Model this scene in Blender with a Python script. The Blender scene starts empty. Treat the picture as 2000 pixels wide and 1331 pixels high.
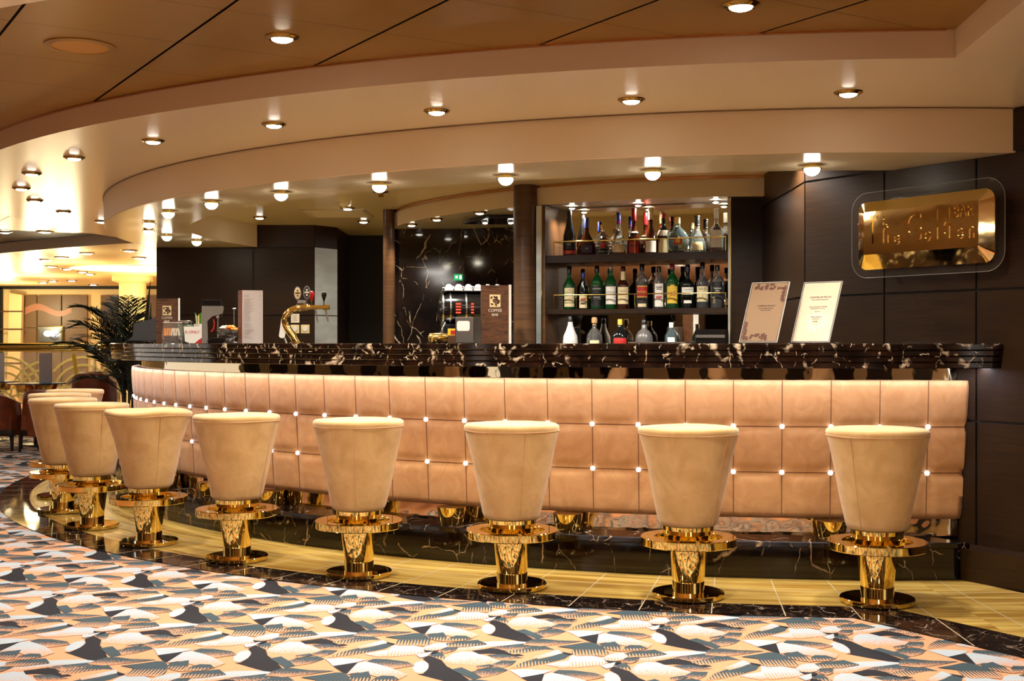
import bpy, bmesh, math, random
from mathutils import Vector, Matrix
R = math.radians
PI = math.pi
sc = bpy.context.scene
COL = sc.collection
random.seed(7)

# ------------------------------------------------------------------ camera facts
FPX, HC, HY = 2400.0, 1.155, 669.5
CX, CY = 1.96, 11.29           # the centre of every curve of the bar


def at(x, y, d):               # a point of the room seen at photo pixel x, y when it stands d metres away
    return Vector(((x - 1000) / FPX * d, d, HC - (y - HY) / FPX * d))


def pol(r, deg, z=0.0):        # a point on a circle about the bar's centre
    a = R(deg)
    return Vector((CX - r * math.sin(a), CY - r * math.cos(a), z))


def wx(x, d):
    return (x - 1000) / FPX * d


# ------------------------------------------------------------------ materials
def newmat(name):
    m = bpy.data.materials.new(name)
    m.use_nodes = True
    nt = m.node_tree
    return m, nt, nt.nodes['Principled BSDF']


def srgb(r, g, b):
    f = lambda c: (c / 255 / 12.92) if c / 255 <= .04045 else ((c / 255 + .055) / 1.055) ** 2.4
    return (f(r), f(g), f(b), 1)


def plain(name, col, rough=.5, metal=0., **kw):
    m, nt, b = newmat(name)
    b.inputs['Base Color'].default_value = col
    b.inputs['Roughness'].default_value = rough
    b.inputs['Metallic'].default_value = metal
    for k, v in kw.items():
        b.inputs[k.replace('_', ' ')].default_value = v
    return m


def N(nt, t, **kw):
    n = nt.nodes.new(t)
    for k, v in kw.items():
        if hasattr(n, k):
            setattr(n, k, v)
        else:
            n.inputs[k.replace('_', ' ')].default_value = v
    return n


def ramp(nt, stops, interp='LINEAR'):
    n = nt.nodes.new('ShaderNodeValToRGB')
    n.color_ramp.interpolation = interp
    e = n.color_ramp.elements
    while len(e) < len(stops):
        e.new(.5)
    for i, (p, c) in enumerate(stops):
        e[i].position = p
        e[i].color = c
    return n


def coords(nt, scale=(1, 1, 1), kind='Object', rot=(0, 0, 0)):
    tc = nt.nodes.new('ShaderNodeTexCoord')
    mp = nt.nodes.new('ShaderNodeMapping')
    mp.inputs['Scale'].default_value = scale
    mp.inputs['Rotation'].default_value = rot
    nt.links.new(tc.outputs[kind], mp.inputs['Vector'])
    return mp.outputs['Vector']


def noise_mat(name, c1, c2, scale, stretch=(1, 1, 1), rough=.5, detail=4, dist=0., bump=0., metal=0., lo=.35, hi=.65, **kw):
    m, nt, b = newmat(name)
    v = coords(nt, stretch)
    n = N(nt, 'ShaderNodeTexNoise', Scale=scale, Detail=detail, Distortion=dist)
    nt.links.new(v, n.inputs['Vector'])
    r = ramp(nt, [(lo, c1), (hi, c2)])
    nt.links.new(n.outputs['Fac'], r.inputs['Fac'])
    nt.links.new(r.outputs['Color'], b.inputs['Base Color'])
    b.inputs['Roughness'].default_value = rough
    b.inputs['Metallic'].default_value = metal
    if bump:
        bp = N(nt, 'ShaderNodeBump', Strength=bump, Distance=.01)
        nt.links.new(n.outputs['Fac'], bp.inputs['Height'])
        nt.links.new(bp.outputs['Normal'], b.inputs['Normal'])
    for k, w in kw.items():
        b.inputs[k.replace('_', ' ')].default_value = w
    return m


def emit(name, col, strength):
    m, nt, b = newmat(name)
    b.inputs['Base Color'].default_value = col
    b.inputs['Emission Color'].default_value = col
    b.inputs['Emission Strength'].default_value = strength
    return m


def marble(name, base, vein, scale=3.0, width=.02, rough=.08, cover=.52, base2=None):
    m, nt, b = newmat(name)
    v = coords(nt)
    n0 = N(nt, 'ShaderNodeTexNoise', Scale=scale * .9, Detail=5)
    nt.links.new(v, n0.inputs['Vector'])
    mx = N(nt, 'ShaderNodeMix', data_type='VECTOR')
    mx.inputs['Factor'].default_value = .22
    nt.links.new(v, mx.inputs[4])
    nt.links.new(n0.outputs['Color'], mx.inputs[5])
    outs = []
    for k, (s, w) in enumerate(((scale, width), (scale * 2.7, width * .8))):
        mp = N(nt, 'ShaderNodeMapping')
        mp.inputs['Scale'].default_value = (1, .8, .55)
        mp.inputs['Rotation'].default_value = (.6 + k, .5, .7)
        nt.links.new(mx.outputs[1], mp.inputs['Vector'])
        vo = N(nt, 'ShaderNodeTexVoronoi', feature='DISTANCE_TO_EDGE', Scale=s)
        nt.links.new(mp.outputs['Vector'], vo.inputs['Vector'])
        r = ramp(nt, [(0, (1, 1, 1, 1)), (w, (0, 0, 0, 1))])
        nt.links.new(vo.outputs['Distance'], r.inputs['Fac'])
        n1 = N(nt, 'ShaderNodeTexNoise', Scale=s * 1.6, Detail=3)
        nt.links.new(v, n1.inputs['Vector'])
        r1 = ramp(nt, [(cover, (0, 0, 0, 1)), (cover + .1, (1, 1, 1, 1))])
        nt.links.new(n1.outputs['Fac'], r1.inputs['Fac'])
        mu = N(nt, 'ShaderNodeMath', operation='MULTIPLY')
        nt.links.new(r.outputs['Color'], mu.inputs[0])
        nt.links.new(r1.outputs['Color'], mu.inputs[1])
        outs.append(mu.outputs[0])
    ad = N(nt, 'ShaderNodeMath', operation='MAXIMUM')
    nt.links.new(outs[0], ad.inputs[0])
    nt.links.new(outs[1], ad.inputs[1])
    nb = N(nt, 'ShaderNodeTexNoise', Scale=scale * 2, Detail=6)
    nt.links.new(v, nb.inputs['Vector'])
    rb = ramp(nt, [(.4, base), (.75, base2 or base)])
    nt.links.new(nb.outputs['Fac'], rb.inputs['Fac'])
    cm = N(nt, 'ShaderNodeMix', data_type='RGBA')
    nt.links.new(ad.outputs[0], cm.inputs['Factor'])
    nt.links.new(rb.outputs['Color'], cm.inputs[6])
    cm.inputs[7].default_value = vein
    nt.links.new(cm.outputs[2], b.inputs['Base Color'])
    b.inputs['Roughness'].default_value = rough
    return m


M = {}
M['cream'] = plain('cream_lacquer', srgb(226, 215, 188), .24)
M['fascia'] = plain('cream_paint', srgb(216, 199, 166), .6)
M['greyceil'] = plain('grey_cream_lacquer', srgb(196, 188, 164), .3)
M['yellowceil'] = plain('warm_yellow_ceiling', srgb(250, 228, 165), .35)
M['wood'] = noise_mat('dark_brown_veneer', srgb(32, 18, 7), srgb(46, 28, 11), 8, (.6, .6, 16), .36, 5, Specular_IOR_Level=.3)
M['wood_mid'] = noise_mat('brown_veneer', srgb(66, 42, 20), srgb(88, 58, 30), 6, (.6, .6, 14), .35, 5)
M['black'] = plain('black_shadow_gap', srgb(10, 9, 10), .6)
M['dark_metal'] = plain('black_metal', srgb(22, 22, 24), .35, .4)
M['gold'] = plain('polished_brass', (.82, .62, .19, 1), .05, 1.)
M['gold_rough'] = plain('satin_gold', (.84, .65, .21, 1), .14, 1.)
M['mirror'] = None
m, nt, b = newmat('bronze_mirror')
b.inputs['Base Color'].default_value = srgb(214, 194, 160)
b.inputs['Metallic'].default_value = 1
b.inputs['Roughness'].default_value = .03
v = coords(nt)
n = N(nt, 'ShaderNodeTexNoise', Scale=11, Detail=1)
nt.links.new(v, n.inputs['Vector'])
bp = N(nt, 'ShaderNodeBump', Strength=.06, Distance=.02)
nt.links.new(n.outputs['Fac'], bp.inputs['Height'])
nt.links.new(bp.outputs['Normal'], b.inputs['Normal'])
M['mirror'] = m
M['clean_mirror'] = plain('silvered_mirror', srgb(225, 218, 205), .02, 1.)
M['steel'] = plain('brushed_steel', srgb(176, 176, 172), .25, 1.)
M['steel_door'] = noise_mat('steel_sheet', srgb(165, 170, 165), srgb(190, 194, 188), 3, (1, 1, 3), .35, metal=.75)
M['copper'] = plain('copper_trim', srgb(196, 142, 92), .2, .8)
M['marble'] = marble('black_marble', srgb(14, 10, 9), srgb(196, 172, 142), 3.0, .013, .07, .47, srgb(34, 22, 17))
M['marble_top'] = marble('counter_marble', srgb(20, 12, 9), srgb(226, 205, 176), 6.5, .05, .08, .52, srgb(48, 27, 17))
M['marble_floor'] = marble('floor_marble', srgb(24, 17, 15), srgb(190, 170, 150), 6.0, .018, .06, .46, srgb(42, 30, 25))
M['travertine'] = noise_mat('yellow_travertine', srgb(168, 126, 50), srgb(230, 196, 108), 3, (1, 1, 1), .16, 9, .8, lo=.36, hi=.64)
M['grout'] = plain('pale_grout', srgb(216, 196, 160), .7)
M['inlay'] = plain('gold_cream_inlay', srgb(250, 226, 140), .35)
M['zigzag'] = plain('pale_gold_plaster', srgb(246, 222, 160), .5)
M['suede'] = noise_mat('tan_suede', srgb(200, 160, 98), srgb(216, 178, 118), 11, (1, 1, 1), .8, 7, .8, .05, lo=.35, hi=.65, Sheen_Weight=.3)
M['leather'] = noise_mat('blush_suede', srgb(198, 142, 88), srgb(214, 162, 108), 9, (1, 1, 1), .6, 7, 1.6, .03, lo=.3, hi=.7, Sheen_Weight=.15)
M['seam'] = plain('dark_seam_thread', srgb(120, 76, 50), .8)
M['seam_light'] = plain('tan_piping', srgb(206, 160, 110), .7)
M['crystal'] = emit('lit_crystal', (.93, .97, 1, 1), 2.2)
M['lamp'] = emit('lamp_glow', (1, .93, .8, 1), 22)
M['globe'] = emit('frosted_lamp_globe', (1, .9, .72, 1), 26)
M['led'] = emit('cool_led_strip', (.86, .86, 1, 1), 15)
M['cablamp'] = emit('cabinet_lamp_glow', (1, .95, .84, 1), 30)
M['white'] = plain('white_plastic', srgb(236, 232, 224), .4)
M['paper'] = plain('white_paper', srgb(236, 222, 204), .7)
M['greypaper'] = plain('grey_paper', srgb(186, 176, 172), .7)
M['ink'] = plain('dark_ink', srgb(66, 52, 46), .7)
M['red'] = plain('red_print', srgb(190, 30, 24), .5)
M['redgloss'] = plain('red_plastic', srgb(200, 18, 16), .2)
M['reddisp'] = emit('red_display', (1, .05, .02, 1), .25)
M['blackgloss'] = plain('black_plastic', srgb(14, 13, 13), .15)
M['rust'] = noise_mat('rust_leather', srgb(112, 52, 24), srgb(140, 68, 34), 8, rough=.42)
M['chairwood'] = plain('dark_chair_wood', srgb(26, 14, 9), .35)
M['palm'] = noise_mat('palm_green', srgb(8, 15, 10), srgb(28, 42, 26), 6, rough=.5)
M['palm_orange'] = plain('dry_orange_leaf', srgb(190, 96, 40), .6)
M['soil'] = plain('dark_pot', srgb(30, 26, 24), .5)


def glass(name, col, rough=.02, trans=1., ior=1.45):
    return plain(name, col, rough, 0, Transmission_Weight=trans, IOR=ior)


M['acrylic'] = plain('clear_acrylic', (.9, .95, .93, 1), .03, 0, Alpha=.10)
M['signglass'] = plain('sign_glass_plate', (.2, .16, .12, 1), .02, 0, Alpha=.05)
M['clear'] = plain('clear_bottle_glass', srgb(240, 244, 242), .02, 0, Transmission_Weight=.94, IOR=1.12, Coat_Weight=1.)
M['blueglass'] = plain('pale_blue_glass', srgb(190, 226, 232), .02, 0, Transmission_Weight=.9, IOR=1.12, Coat_Weight=1.)
M['greenglass'] = glass('green_bottle_glass', srgb(24, 92, 40), .04, .55)
M['darkglass'] = plain('black_bottle_glass', srgb(16, 18, 17), .08)
M['silverglass'] = plain('smoky_bottle_glass', srgb(44, 46, 48), .12, .5)
M['amber'] = glass('amber_spirit', srgb(190, 92, 26), .03, .6)
M['darkamber'] = glass('dark_amber_spirit', srgb(70, 26, 10), .03, .35)
M['smoke'] = plain('grey_bottle', srgb(96, 92, 88), .25)
M['whiteglass'] = plain('white_bottle', srgb(214, 210, 202), .25)
M['lab_cream'] = plain('cream_label', srgb(226, 208, 158), .6)
M['lab_white'] = plain('white_label', srgb(236, 230, 216), .6)
M['lab_yellow'] = plain('yellow_label', srgb(222, 184, 60), .6)
M['lab_red'] = plain('red_label', srgb(176, 30, 22), .5)
M['lab_black'] = plain('black_label', srgb(16, 15, 15), .5)
M['lab_navy'] = plain('navy_label', srgb(24, 30, 70), .5)
M['cap_blue'] = plain('blue_cap', srgb(28, 44, 132), .3)
M['cap_black'] = plain('black_cap', srgb(14, 14, 16), .35)
M['cap_red'] = plain('red_cap', srgb(176, 26, 24), .3)
M['cap_maroon'] = plain('maroon_cap', srgb(130, 16, 26), .3)
M['cap_white'] = plain('white_cap', srgb(235, 228, 212), .35)
M['cork'] = plain('cork_stopper', srgb(176, 140, 90), .7)
M['yellow'] = plain('yellow_card', srgb(238, 190, 40), .6)
M['green'] = plain('green_print', srgb(70, 140, 50), .6)
M['orange'] = plain('orange_wrap', srgb(236, 150, 50), .6)


def stone_floor(name, basemat, thick_r):
    """radial and ring joints drawn into a copy of the stone material"""
    m = basemat.copy()
    m.name = name
    nt = m.node_tree
    b = nt.nodes['Principled BSDF']
    src = b.inputs['Base Color'].links[0].from_socket
    tc = nt.nodes.new('ShaderNodeTexCoord')
    sp = N(nt, 'ShaderNodeSeparateXYZ')
    sb = N(nt, 'ShaderNodeVectorMath', operation='SUBTRACT')
    sb.inputs[1].default_value = (CX, CY, 0)
    nt.links.new(tc.outputs['Object'], sb.inputs[0])
    nt.links.new(sb.outputs[0], sp.inputs[0])

    def mth(op, a, c=None):
        q = N(nt, 'ShaderNodeMath', operation=op)
        for i, s in enumerate((a, c)):
            if s is None:
                continue
            if isinstance(s, (int, float)):
                q.inputs[i].default_value = s
            else:
                nt.links.new(s, q.inputs[i])
        return q.outputs[0]
    ang = mth('ARCTAN2', sp.outputs[0], mth('MULTIPLY', sp.outputs[1], -1.))
    u = mth('MULTIPLY', ang, 180 / PI / 2.87)
    u = mth('ABSOLUTE', mth('SUBTRACT', mth('FRACT', mth('ADD', u, 100.62)), .5))
    rad = mth('GREATER_THAN', u, .5 - .0085)
    lines = rad
    for rr in thick_r:
        rlen = mth('SQRT', mth('ADD', mth('MULTIPLY', sp.outputs[0], sp.outputs[0]), mth('MULTIPLY', sp.outputs[1], sp.outputs[1])))
        g = mth('LESS_THAN', mth('ABSOLUTE', mth('SUBTRACT', rlen, rr)), .0025)
        lines = mth('MAXIMUM', lines, g)
    cm = N(nt, 'ShaderNodeMix', data_type='RGBA')
    nt.links.new(lines, cm.inputs['Factor'])
    nt.links.new(src, cm.inputs[6])
    cm.inputs[7].default_value = srgb(226, 208, 172)
    nt.links.new(cm.outputs[2], b.inputs['Base Color'])
    return m


# travertine grain runs along the ring: sample it in polar space
def polar_grain(m):
    nt = m.node_tree
    for n in list(nt.nodes):
        if n.type == 'MAPPING':
            tc = [x for x in nt.nodes if x.type == 'TEX_COORD'][0]
            sb = N(nt, 'ShaderNodeVectorMath', operation='SUBTRACT')
            sb.inputs[1].default_value = (CX, CY, 0)
            nt.links.new(tc.outputs['Object'], sb.inputs[0])
            sp = N(nt, 'ShaderNodeSeparateXYZ')
            nt.links.new(sb.outputs[0], sp.inputs[0])
            a = N(nt, 'ShaderNodeMath', operation='ARCTAN2')
            nt.links.new(sp.outputs[0], a.inputs[0])
            nt.links.new(sp.outputs[1], a.inputs[1])
            ln = N(nt, 'ShaderNodeVectorMath', operation='LENGTH')
            nt.links.new(sb.outputs[0], ln.inputs[0])
            cb = N(nt, 'ShaderNodeCombineXYZ')
            nt.links.new(a.outputs[0], cb.inputs[0])
            mu = N(nt, 'ShaderNodeMath', operation='MULTIPLY')
            mu.inputs[1].default_value = 4.5
            nt.links.new(ln.outputs['Value'], mu.inputs[0])
            nt.links.new(mu.outputs[0], cb.inputs[1])
            nt.links.new(cb.outputs[0], n.inputs['Vector'])
            n.inputs['Scale'].default_value = (2.4, 1, 1)


polar_grain(M['travertine'])
M['trav_floor'] = stone_floor('travertine_tiles', M['travertine'], (5.63,))
M['marb_floor'] = stone_floor('black_marble_border', M['marble_floor'], ())


# ------------------------------------------------------------------ mesh building
class MB:
    def __init__(s):
        s.bm = bmesh.new()
        s.mi = 0

    def verts(s, pts):
        return [s.bm.verts.new(p) for p in pts]

    def face(s, vs):
        try:
            f = s.bm.faces.new(vs)
            f.material_index = s.mi
            return f
        except ValueError:
            return None

    def poly(s, pts):
        return s.face(s.verts(pts))

    def box(s, c, size, rz=0., M4=None, bevel=0.):
        hx, hy, hz = size[0] / 2, size[1] / 2, size[2] / 2
        rot = Matrix.Rotation(rz, 4, 'Z')
        T = Matrix.Translation(Vector(c)) @ rot
        if M4 is not None:
            T = M4 @ T
        vs = s.verts([T @ Vector((x, y, z)) for x in (-hx, hx) for y in (-hy, hy) for z in (-hz, hz)])
        fs = [s.face([vs[i] for i in f]) for f in ((0, 1, 3, 2), (4, 6, 7, 5), (0, 4, 5, 1), (2, 3, 7, 6), (0, 2, 6, 4), (1, 5, 7, 3))]
        if bevel:
            ed = list({e for f in fs for e in f.edges})
            bmesh.ops.bevel(s.bm, geom=ed, offset=bevel, segments=2, affect='EDGES', profile=.7)
        return s

    def prism(s, pts, z0, z1):          # outline in XY, any winding
        a = s.verts([(p[0], p[1], z0) for p in pts])
        b = s.verts([(p[0], p[1], z1) for p in pts])
        s.face(a[::-1])
        s.face(b)
        n = len(pts)
        for i in range(n):
            s.face([a[i], a[(i + 1) % n], b[(i + 1) % n], b[i]])
        return s

    def prism_m(s, pts, h, M4):         # outline in local XY extruded along local Z, placed by M4
        a = s.verts([M4 @ Vector((p[0], p[1], 0)) for p in pts])
        b = s.verts([M4 @ Vector((p[0], p[1], h)) for p in pts])
        s.face(a[::-1])
        s.face(b)
        n = len(pts)
        for i in range(n):
            s.face([a[i], a[(i + 1) % n], b[(i + 1) % n], b[i]])
        return s

    def lathe(s, prof, n=32, c=(0, 0, 0), M4=None, cap=True, a0=0., a1=2 * PI, sx=1., sy=1.):
        full = abs(a1 - a0 - 2 * PI) < 1e-6
        cnt = n if full else n + 1
        rings = []
        for r, z in prof:
            ring = []
            for i in range(cnt):
                a = a0 + (a1 - a0) * i / n
                p = Vector((c[0] + max(r, 1e-5) * math.cos(a) * sx, c[1] + max(r, 1e-5) * math.sin(a) * sy, c[2] + z))
                ring.append(s.bm.verts.new(M4 @ p if M4 is not None else p))
            rings.append(ring)
        for a, b in zip(rings, rings[1:]):
            for i in range(n):
                j = (i + 1) % cnt
                s.face([a[i], a[j], b[j], b[i]])
        if cap and full:
            s.face(rings[0][::-1])
            s.face(rings[-1])
        return s

    def tube(s, pts, r, n=12, cap=True):
        pts = [Vector(p) for p in pts]
        rs = r if isinstance(r, (list, tuple)) else [r] * len(pts)
        rings = []
        up = Vector((0, 0, 1))
        prev = None
        for i, p in enumerate(pts):
            t = (pts[min(i + 1, len(pts) - 1)] - pts[max(i - 1, 0)]).normalized()
            if prev is None:
                x = t.cross(up if abs(t.dot(up)) < .95 else Vector((1, 0, 0))).normalized()
            else:
                x = (prev - t * prev.dot(t)).normalized()
            prev = x
            y = t.cross(x)
            rings.append([s.bm.verts.new(p + (x * math.cos(2 * PI * k / n) + y * math.sin(2 * PI * k / n)) * rs[i]) for k in range(n)])
        for a, b in zip(rings, rings[1:]):
            for k in range(n):
                s.face([a[k], a[(k + 1) % n], b[(k + 1) % n], b[k]])
        if cap:
            s.face(rings[0][::-1])
            s.face(rings[-1])
        return s

    def sweep_arc(s, prof, p0, p1, n, endcap=True):
        """prof: closed list of (radius, z); swept about the bar's centre from angle p0 to p1 (degrees).
        radius may be a function of the angle"""
        rings = []
        for i in range(n + 1):
            a = p0 + (p1 - p0) * i / n
            rings.append([s.bm.verts.new(pol(r(a) if callable(r) else r, a, z)) for r, z in prof])
        k = len(prof)
        for a, b in zip(rings, rings[1:]):
            for j in range(k):
                s.face([a[j], b[j], b[(j + 1) % k], a[(j + 1) % k]])
        if endcap:
            s.face(rings[0])
            s.face(rings[-1][::-1])
        return s

    def sphere(s, c, r, n=20, sz=1., half=None, M4=None):
        prof = []
        m = max(6, n // 2)
        lo, hi = -PI / 2, PI / 2
        if half == 'low':
            hi = 0
        if half == 'up':
            lo = 0
        for i in range(m + 1):
            a = lo + (hi - lo) * i / m
            prof.append((r * math.cos(a), r * math.sin(a) * sz))
        return s.lathe(prof, n, c, M4)

    def build(s, name, mats, parent=None, smooth=True, angle=40):
        bmesh.ops.recalc_face_normals(s.bm, faces=s.bm.faces)
        me = bpy.data.meshes.new(name)
        s.bm.to_mesh(me)
        s.bm.free()
        if smooth:
            me.shade_smooth()
            if angle < 180:
                me.set_sharp_from_angle(angle=R(angle))
        if not isinstance(mats, (list, tuple)):
            mats = [mats]
        for q in mats:
            me.materials.append(M[q] if isinstance(q, str) else q)
        o = bpy.data.objects.new(name, me)
        COL.objects.link(o)
        if parent is not None:
            o.parent = parent
            o.matrix_parent_inverse = PINV.get(parent.name, Matrix())
        return o


PINV = {}


def tag(o, label, cat, group=None, kind=None):
    if label:
        o['label'] = label
    if cat:
        o['category'] = cat
    if group:
        o['group'] = group
    if kind:
        o['kind'] = kind
    return o


def thing(name, label, cat, loc=(0, 0, 0), rz=0., group=None, world=False):
    """an Empty at the thing's base; world=True: its parts are written in room coordinates"""
    o = bpy.data.objects.new(name, None)
    o.empty_display_size = .1
    COL.objects.link(o)
    o.location = loc
    o.rotation_euler = (0, 0, rz)
    if world:
        PINV[o.name] = (Matrix.Translation(Vector(loc)) @ Matrix.Rotation(rz, 4, 'Z')).inverted()
    return tag(o, label, cat, group)


def structure(o):
    o['kind'] = 'structure'
    return o


def copy_tree(o, parent=None):
    c = o.copy()
    COL.objects.link(c)
    c.parent = parent
    for ch in list(o.children):
        copy_tree(ch, c)
    return c


def text_mesh(txt, size, ext=.0008, xs=1., align='CENTER', space=1., bold=0.):
    cu = bpy.data.curves.new('lettering', 'FONT')
    cu.body = txt
    cu.size = size
    cu.extrude = ext
    cu.offset = bold
    cu.align_x = align
    cu.align_y = 'CENTER'
    cu.space_character = space
    cu.resolution_u = 3
    o = bpy.data.objects.new('lettering', cu)
    COL.objects.link(o)
    dg = bpy.context.evaluated_depsgraph_get()
    me = bpy.data.meshes.new_from_object(o.evaluated_get(dg))
    bpy.data.objects.remove(o)
    for v in me.vertices:
        v.co.x *= xs
    return me


def text_on(txt, size, M4, mat, parent=None, xs=1., ext=.0008, cyl=None, align='CENTER', name='lettering', bold=0.):
    """lettering placed by M4 (local X right, Y up, Z out of the face); cyl=(radius) bends it round a bottle"""
    me = text_mesh(txt, size, ext, xs, align, bold=bold)
    for v in me.vertices:
        p = v.co.copy()
        if cyl:
            a = p.x / cyl
            rr = cyl + p.z
            p = Vector((rr * math.sin(a), p.y, rr * math.cos(a)))
        v.co = M4 @ p
    me.materials.append(M[mat] if isinstance(mat, str) else mat)
    o = bpy.data.objects.new(name, me)
    COL.objects.link(o)
    if parent is not None:
        o.parent = parent
        o.matrix_parent_inverse = PINV.get(parent.name, Matrix())
    return o


def face_frame(origin, right, up):
    right = Vector(right).normalized()
    up = Vector(up).normalized()
    out = right.cross(up)
    m = Matrix((right, up, out)).transposed().to_4x4()
    m.translation = Vector(origin)
    return m


def ordinal(i):
    return ['first', 'second', 'third', 'fourth', 'fifth', 'sixth', 'seventh', 'eighth', 'ninth', 'tenth', 'eleventh', 'twelfth', 'thirteenth', 'fourteenth'][i]

ENB, ENI, ENA, EXPO = 62, 34, 26, 0.5
# ================================================================== THE SETTING
# ---- right wall: oblique dark veneer panels
WN = Vector((.15789, .10546, 0)).normalized()        # from the room into the wall
WU = Vector((WN.y, -WN.x, 0))                        # along the wall, towards the camera
W0 = Vector((2.2724, 6.08, 0))
LW = 1 / math.hypot(.15789, .10546)


def wp(t, z=0., off=0.):
    return W0 + WU * t - WN * off + Vector((0, 0, z))


def wpix(x, y, off=0.):          # the point of the wall (or of a plane standing off it) seen at pixel x, y
    ray = Vector(((x - 1000) / FPX, 1, (HY - y) / FPX))
    d = (LW - off) / (WN.x * ray.x + WN.y * ray.y)
    return Vector((ray.x * d, d, HC + ray.z * d))


def wall_panels(mb, p_of, t_edges, z_edges, gap=.006, depth=.012):
    for ta, tb in zip(t_edges, t_edges[1:]):
        for za, zb in zip(z_edges, z_edges[1:]):
            c = [p_of(ta + gap, za + gap, 0), p_of(tb - gap, za + gap, 0), p_of(tb - gap, zb - gap, 0), p_of(ta + gap, zb - gap, 0)]
            d = [p_of(ta + gap, za + gap, -depth), p_of(tb - gap, za + gap, -depth), p_of(tb - gap, zb - gap, -depth), p_of(ta + gap, zb - gap, -depth)]
            a = mb.verts(c)
            b = mb.verts(d)
            mb.face(a)
            for i in range(4):
                mb.face([a[i], a[(i + 1) % 4], b[(i + 1) % 4], b[i]])
    mb.mi = 1
    mb.poly([p_of(t_edges[0], z_edges[0], -depth), p_of(t_edges[-1], z_edges[0], -depth), p_of(t_edges[-1], z_edges[-1], -depth), p_of(t_edges[0], z_edges[-1], -depth)])
    mb.mi = 0


ZE = [.0, .767, 1.414, 2.068, 2.30]
TE = [-1.095 + .562 * i for i in range(0, 16)]
mb = MB()
wall_panels(mb, wp, TE, ZE)
structure(mb.build('wall_right', ['wood', 'black'], smooth=False))
mb = MB()                                            # plinth box along the foot of the right wall
pts = [wp(-.55, 0, -.005), wp(7.3, 0, -.005), wp(7.3, 0, .145), wp(-.2, 0, .145)]
mb.prism(pts, 0, .156)
structure(mb.build('baseboard_right', 'wood', smooth=False))
corner = wp(-1.095)
pr = lambda t, z, off: Vector((corner.x + .02 * t - off, corner.y + t, z))
mb = MB()
wall_panels(mb, pr, [0, 1.35], ZE)
structure(mb.build('wall_side', ['wood', 'black'], smooth=False))
mb = MB()
pb = lambda t, z, off: Vector((1.46 + t, 8.30 - off, z))
wall_panels(mb, pb, [0, .30], [0, 2.3])
structure(mb.build('wall_bar_back', ['wood', 'black'], smooth=False))

# ---- dark veneer wall behind the bar's left half, its chamfered end sheeted in steel
DW = 11.75
pw = lambda t, z, off: Vector((t, DW - off, z))
mb = MB()
wall_panels(mb, pw, [wx(305, DW), wx(495, DW), wx(615, DW)], [0, .767, 1.414, 2.06, 2.30])
structure(mb.build('wall_back', ['wood', 'black'], smooth=False))
mb = MB()
A, B = Vector((wx(615, DW), DW, 0)), Vector((wx(658, 12.0), 12.0, 0))
mb.poly([A + Vector((0, 0, 2.07)), B + Vector((0, 0, 2.07)), B + Vector((0, 0, 2.3)), A + Vector((0, 0, 2.3))])
mb.poly([A + Vector((0, .02, 0)), B + Vector((0, .02, 0)), B + Vector((0, .02, 2.07)), A + Vector((0, .02, 2.07))])
mb.prism([(wx(305, DW), DW + .02), (A.x, DW + .02), (B.x, 12.0), (B.x, 14), (wx(305, DW), 14)], 0, 2.3)
structure(mb.build('wall_core', 'wood', smooth=False))
mb = MB()
for z0, z1 in ((0, 1.41), (1.42, 2.065)):
    mb.prism([(A.x, A.y - .004), (B.x, B.y - .004), (B.x + .004, B.y), (A.x + .004, A.y)], z0, z1)
structure(mb.build('trim_1', 'steel_door', smooth=False))
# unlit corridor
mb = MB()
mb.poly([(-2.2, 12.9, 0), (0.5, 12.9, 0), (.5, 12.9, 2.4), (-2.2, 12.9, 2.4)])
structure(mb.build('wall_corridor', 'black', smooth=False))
# marble niche
mb = MB()
mb.box((-.72, 10.64, 1.1), (.62, .06, 2.2))
structure(mb.build('wall_niche_left', 'marble', smooth=False))
mb = MB()
mb.prism([(-.412, 10.61), (1.4, 9.9), (1.4, 9.96), (-.412, 10.67)], 0, 2.2)
structure(mb.build('wall_niche_right', 'marble', smooth=False))

# ---- floor
mb = MB()
mb.poly([(-30, -9, -.002), (14, -9, -.002), (14, 40, -.002), (-30, 40, -.002)])
structure(mb.build('floor', plain('carpet_ground', srgb(224, 164, 122), .95), smooth=False))


def disc_floor(name, mat, r0, r1, cut, z, inner=False):
    """ring r0..r1 about the bar, its right end running on parallel to the right wall at distance cut"""
    mb = MB()
    base = [W0 - WN * c for c in cut]          # two lines parallel to the wall

    def hit(line, r):                           # where that line meets the circle r, in front of the bar
        d = line - Vector((CX, CY, 0))
        bq = d.dot(WU)
        cq = d.length_squared - r * r
        s = -bq + math.sqrt(max(0, bq * bq - cq))
        return line + WU * s
    out1 = hit(base[1], r1)
    a1 = math.degrees(math.atan2(CX - out1.x, CY - out1.y))
    n = 120
    outer = [pol(r1, a1 + (112 - a1) * i / n, z) for i in range(n + 1)]
    if r0 > 0:
        in1 = hit(base[0], r0)
        a0 = math.degrees(math.atan2(CX - in1.x, CY - in1.y))
        innr = [pol(r0, a0 + (112 - a0) * i / n, z) for i in range(n + 1)]
    for i in range(n):
        if r0 > 0:
            mb.poly([outer[i], outer[i + 1], innr[i + 1], innr[i]])
        else:
            mb.poly([outer[i], outer[i + 1], Vector((CX, CY, z))])
    far = 7.0
    if r0 > 0:
        mb.poly([outer[0], innr[0], innr[0] + WU * far, outer[0] + WU * far])
    else:
        e = outer[0]
        w = W0 - WN * -.1
        mb.poly([e, Vector((CX, CY, z)), w + WU * -2 + Vector((0, 0, z)), w + WU * 7 + Vector((0, 0, z)), e + WU * far])
    return structure(mb.build(name, mat, smooth=False))


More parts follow.
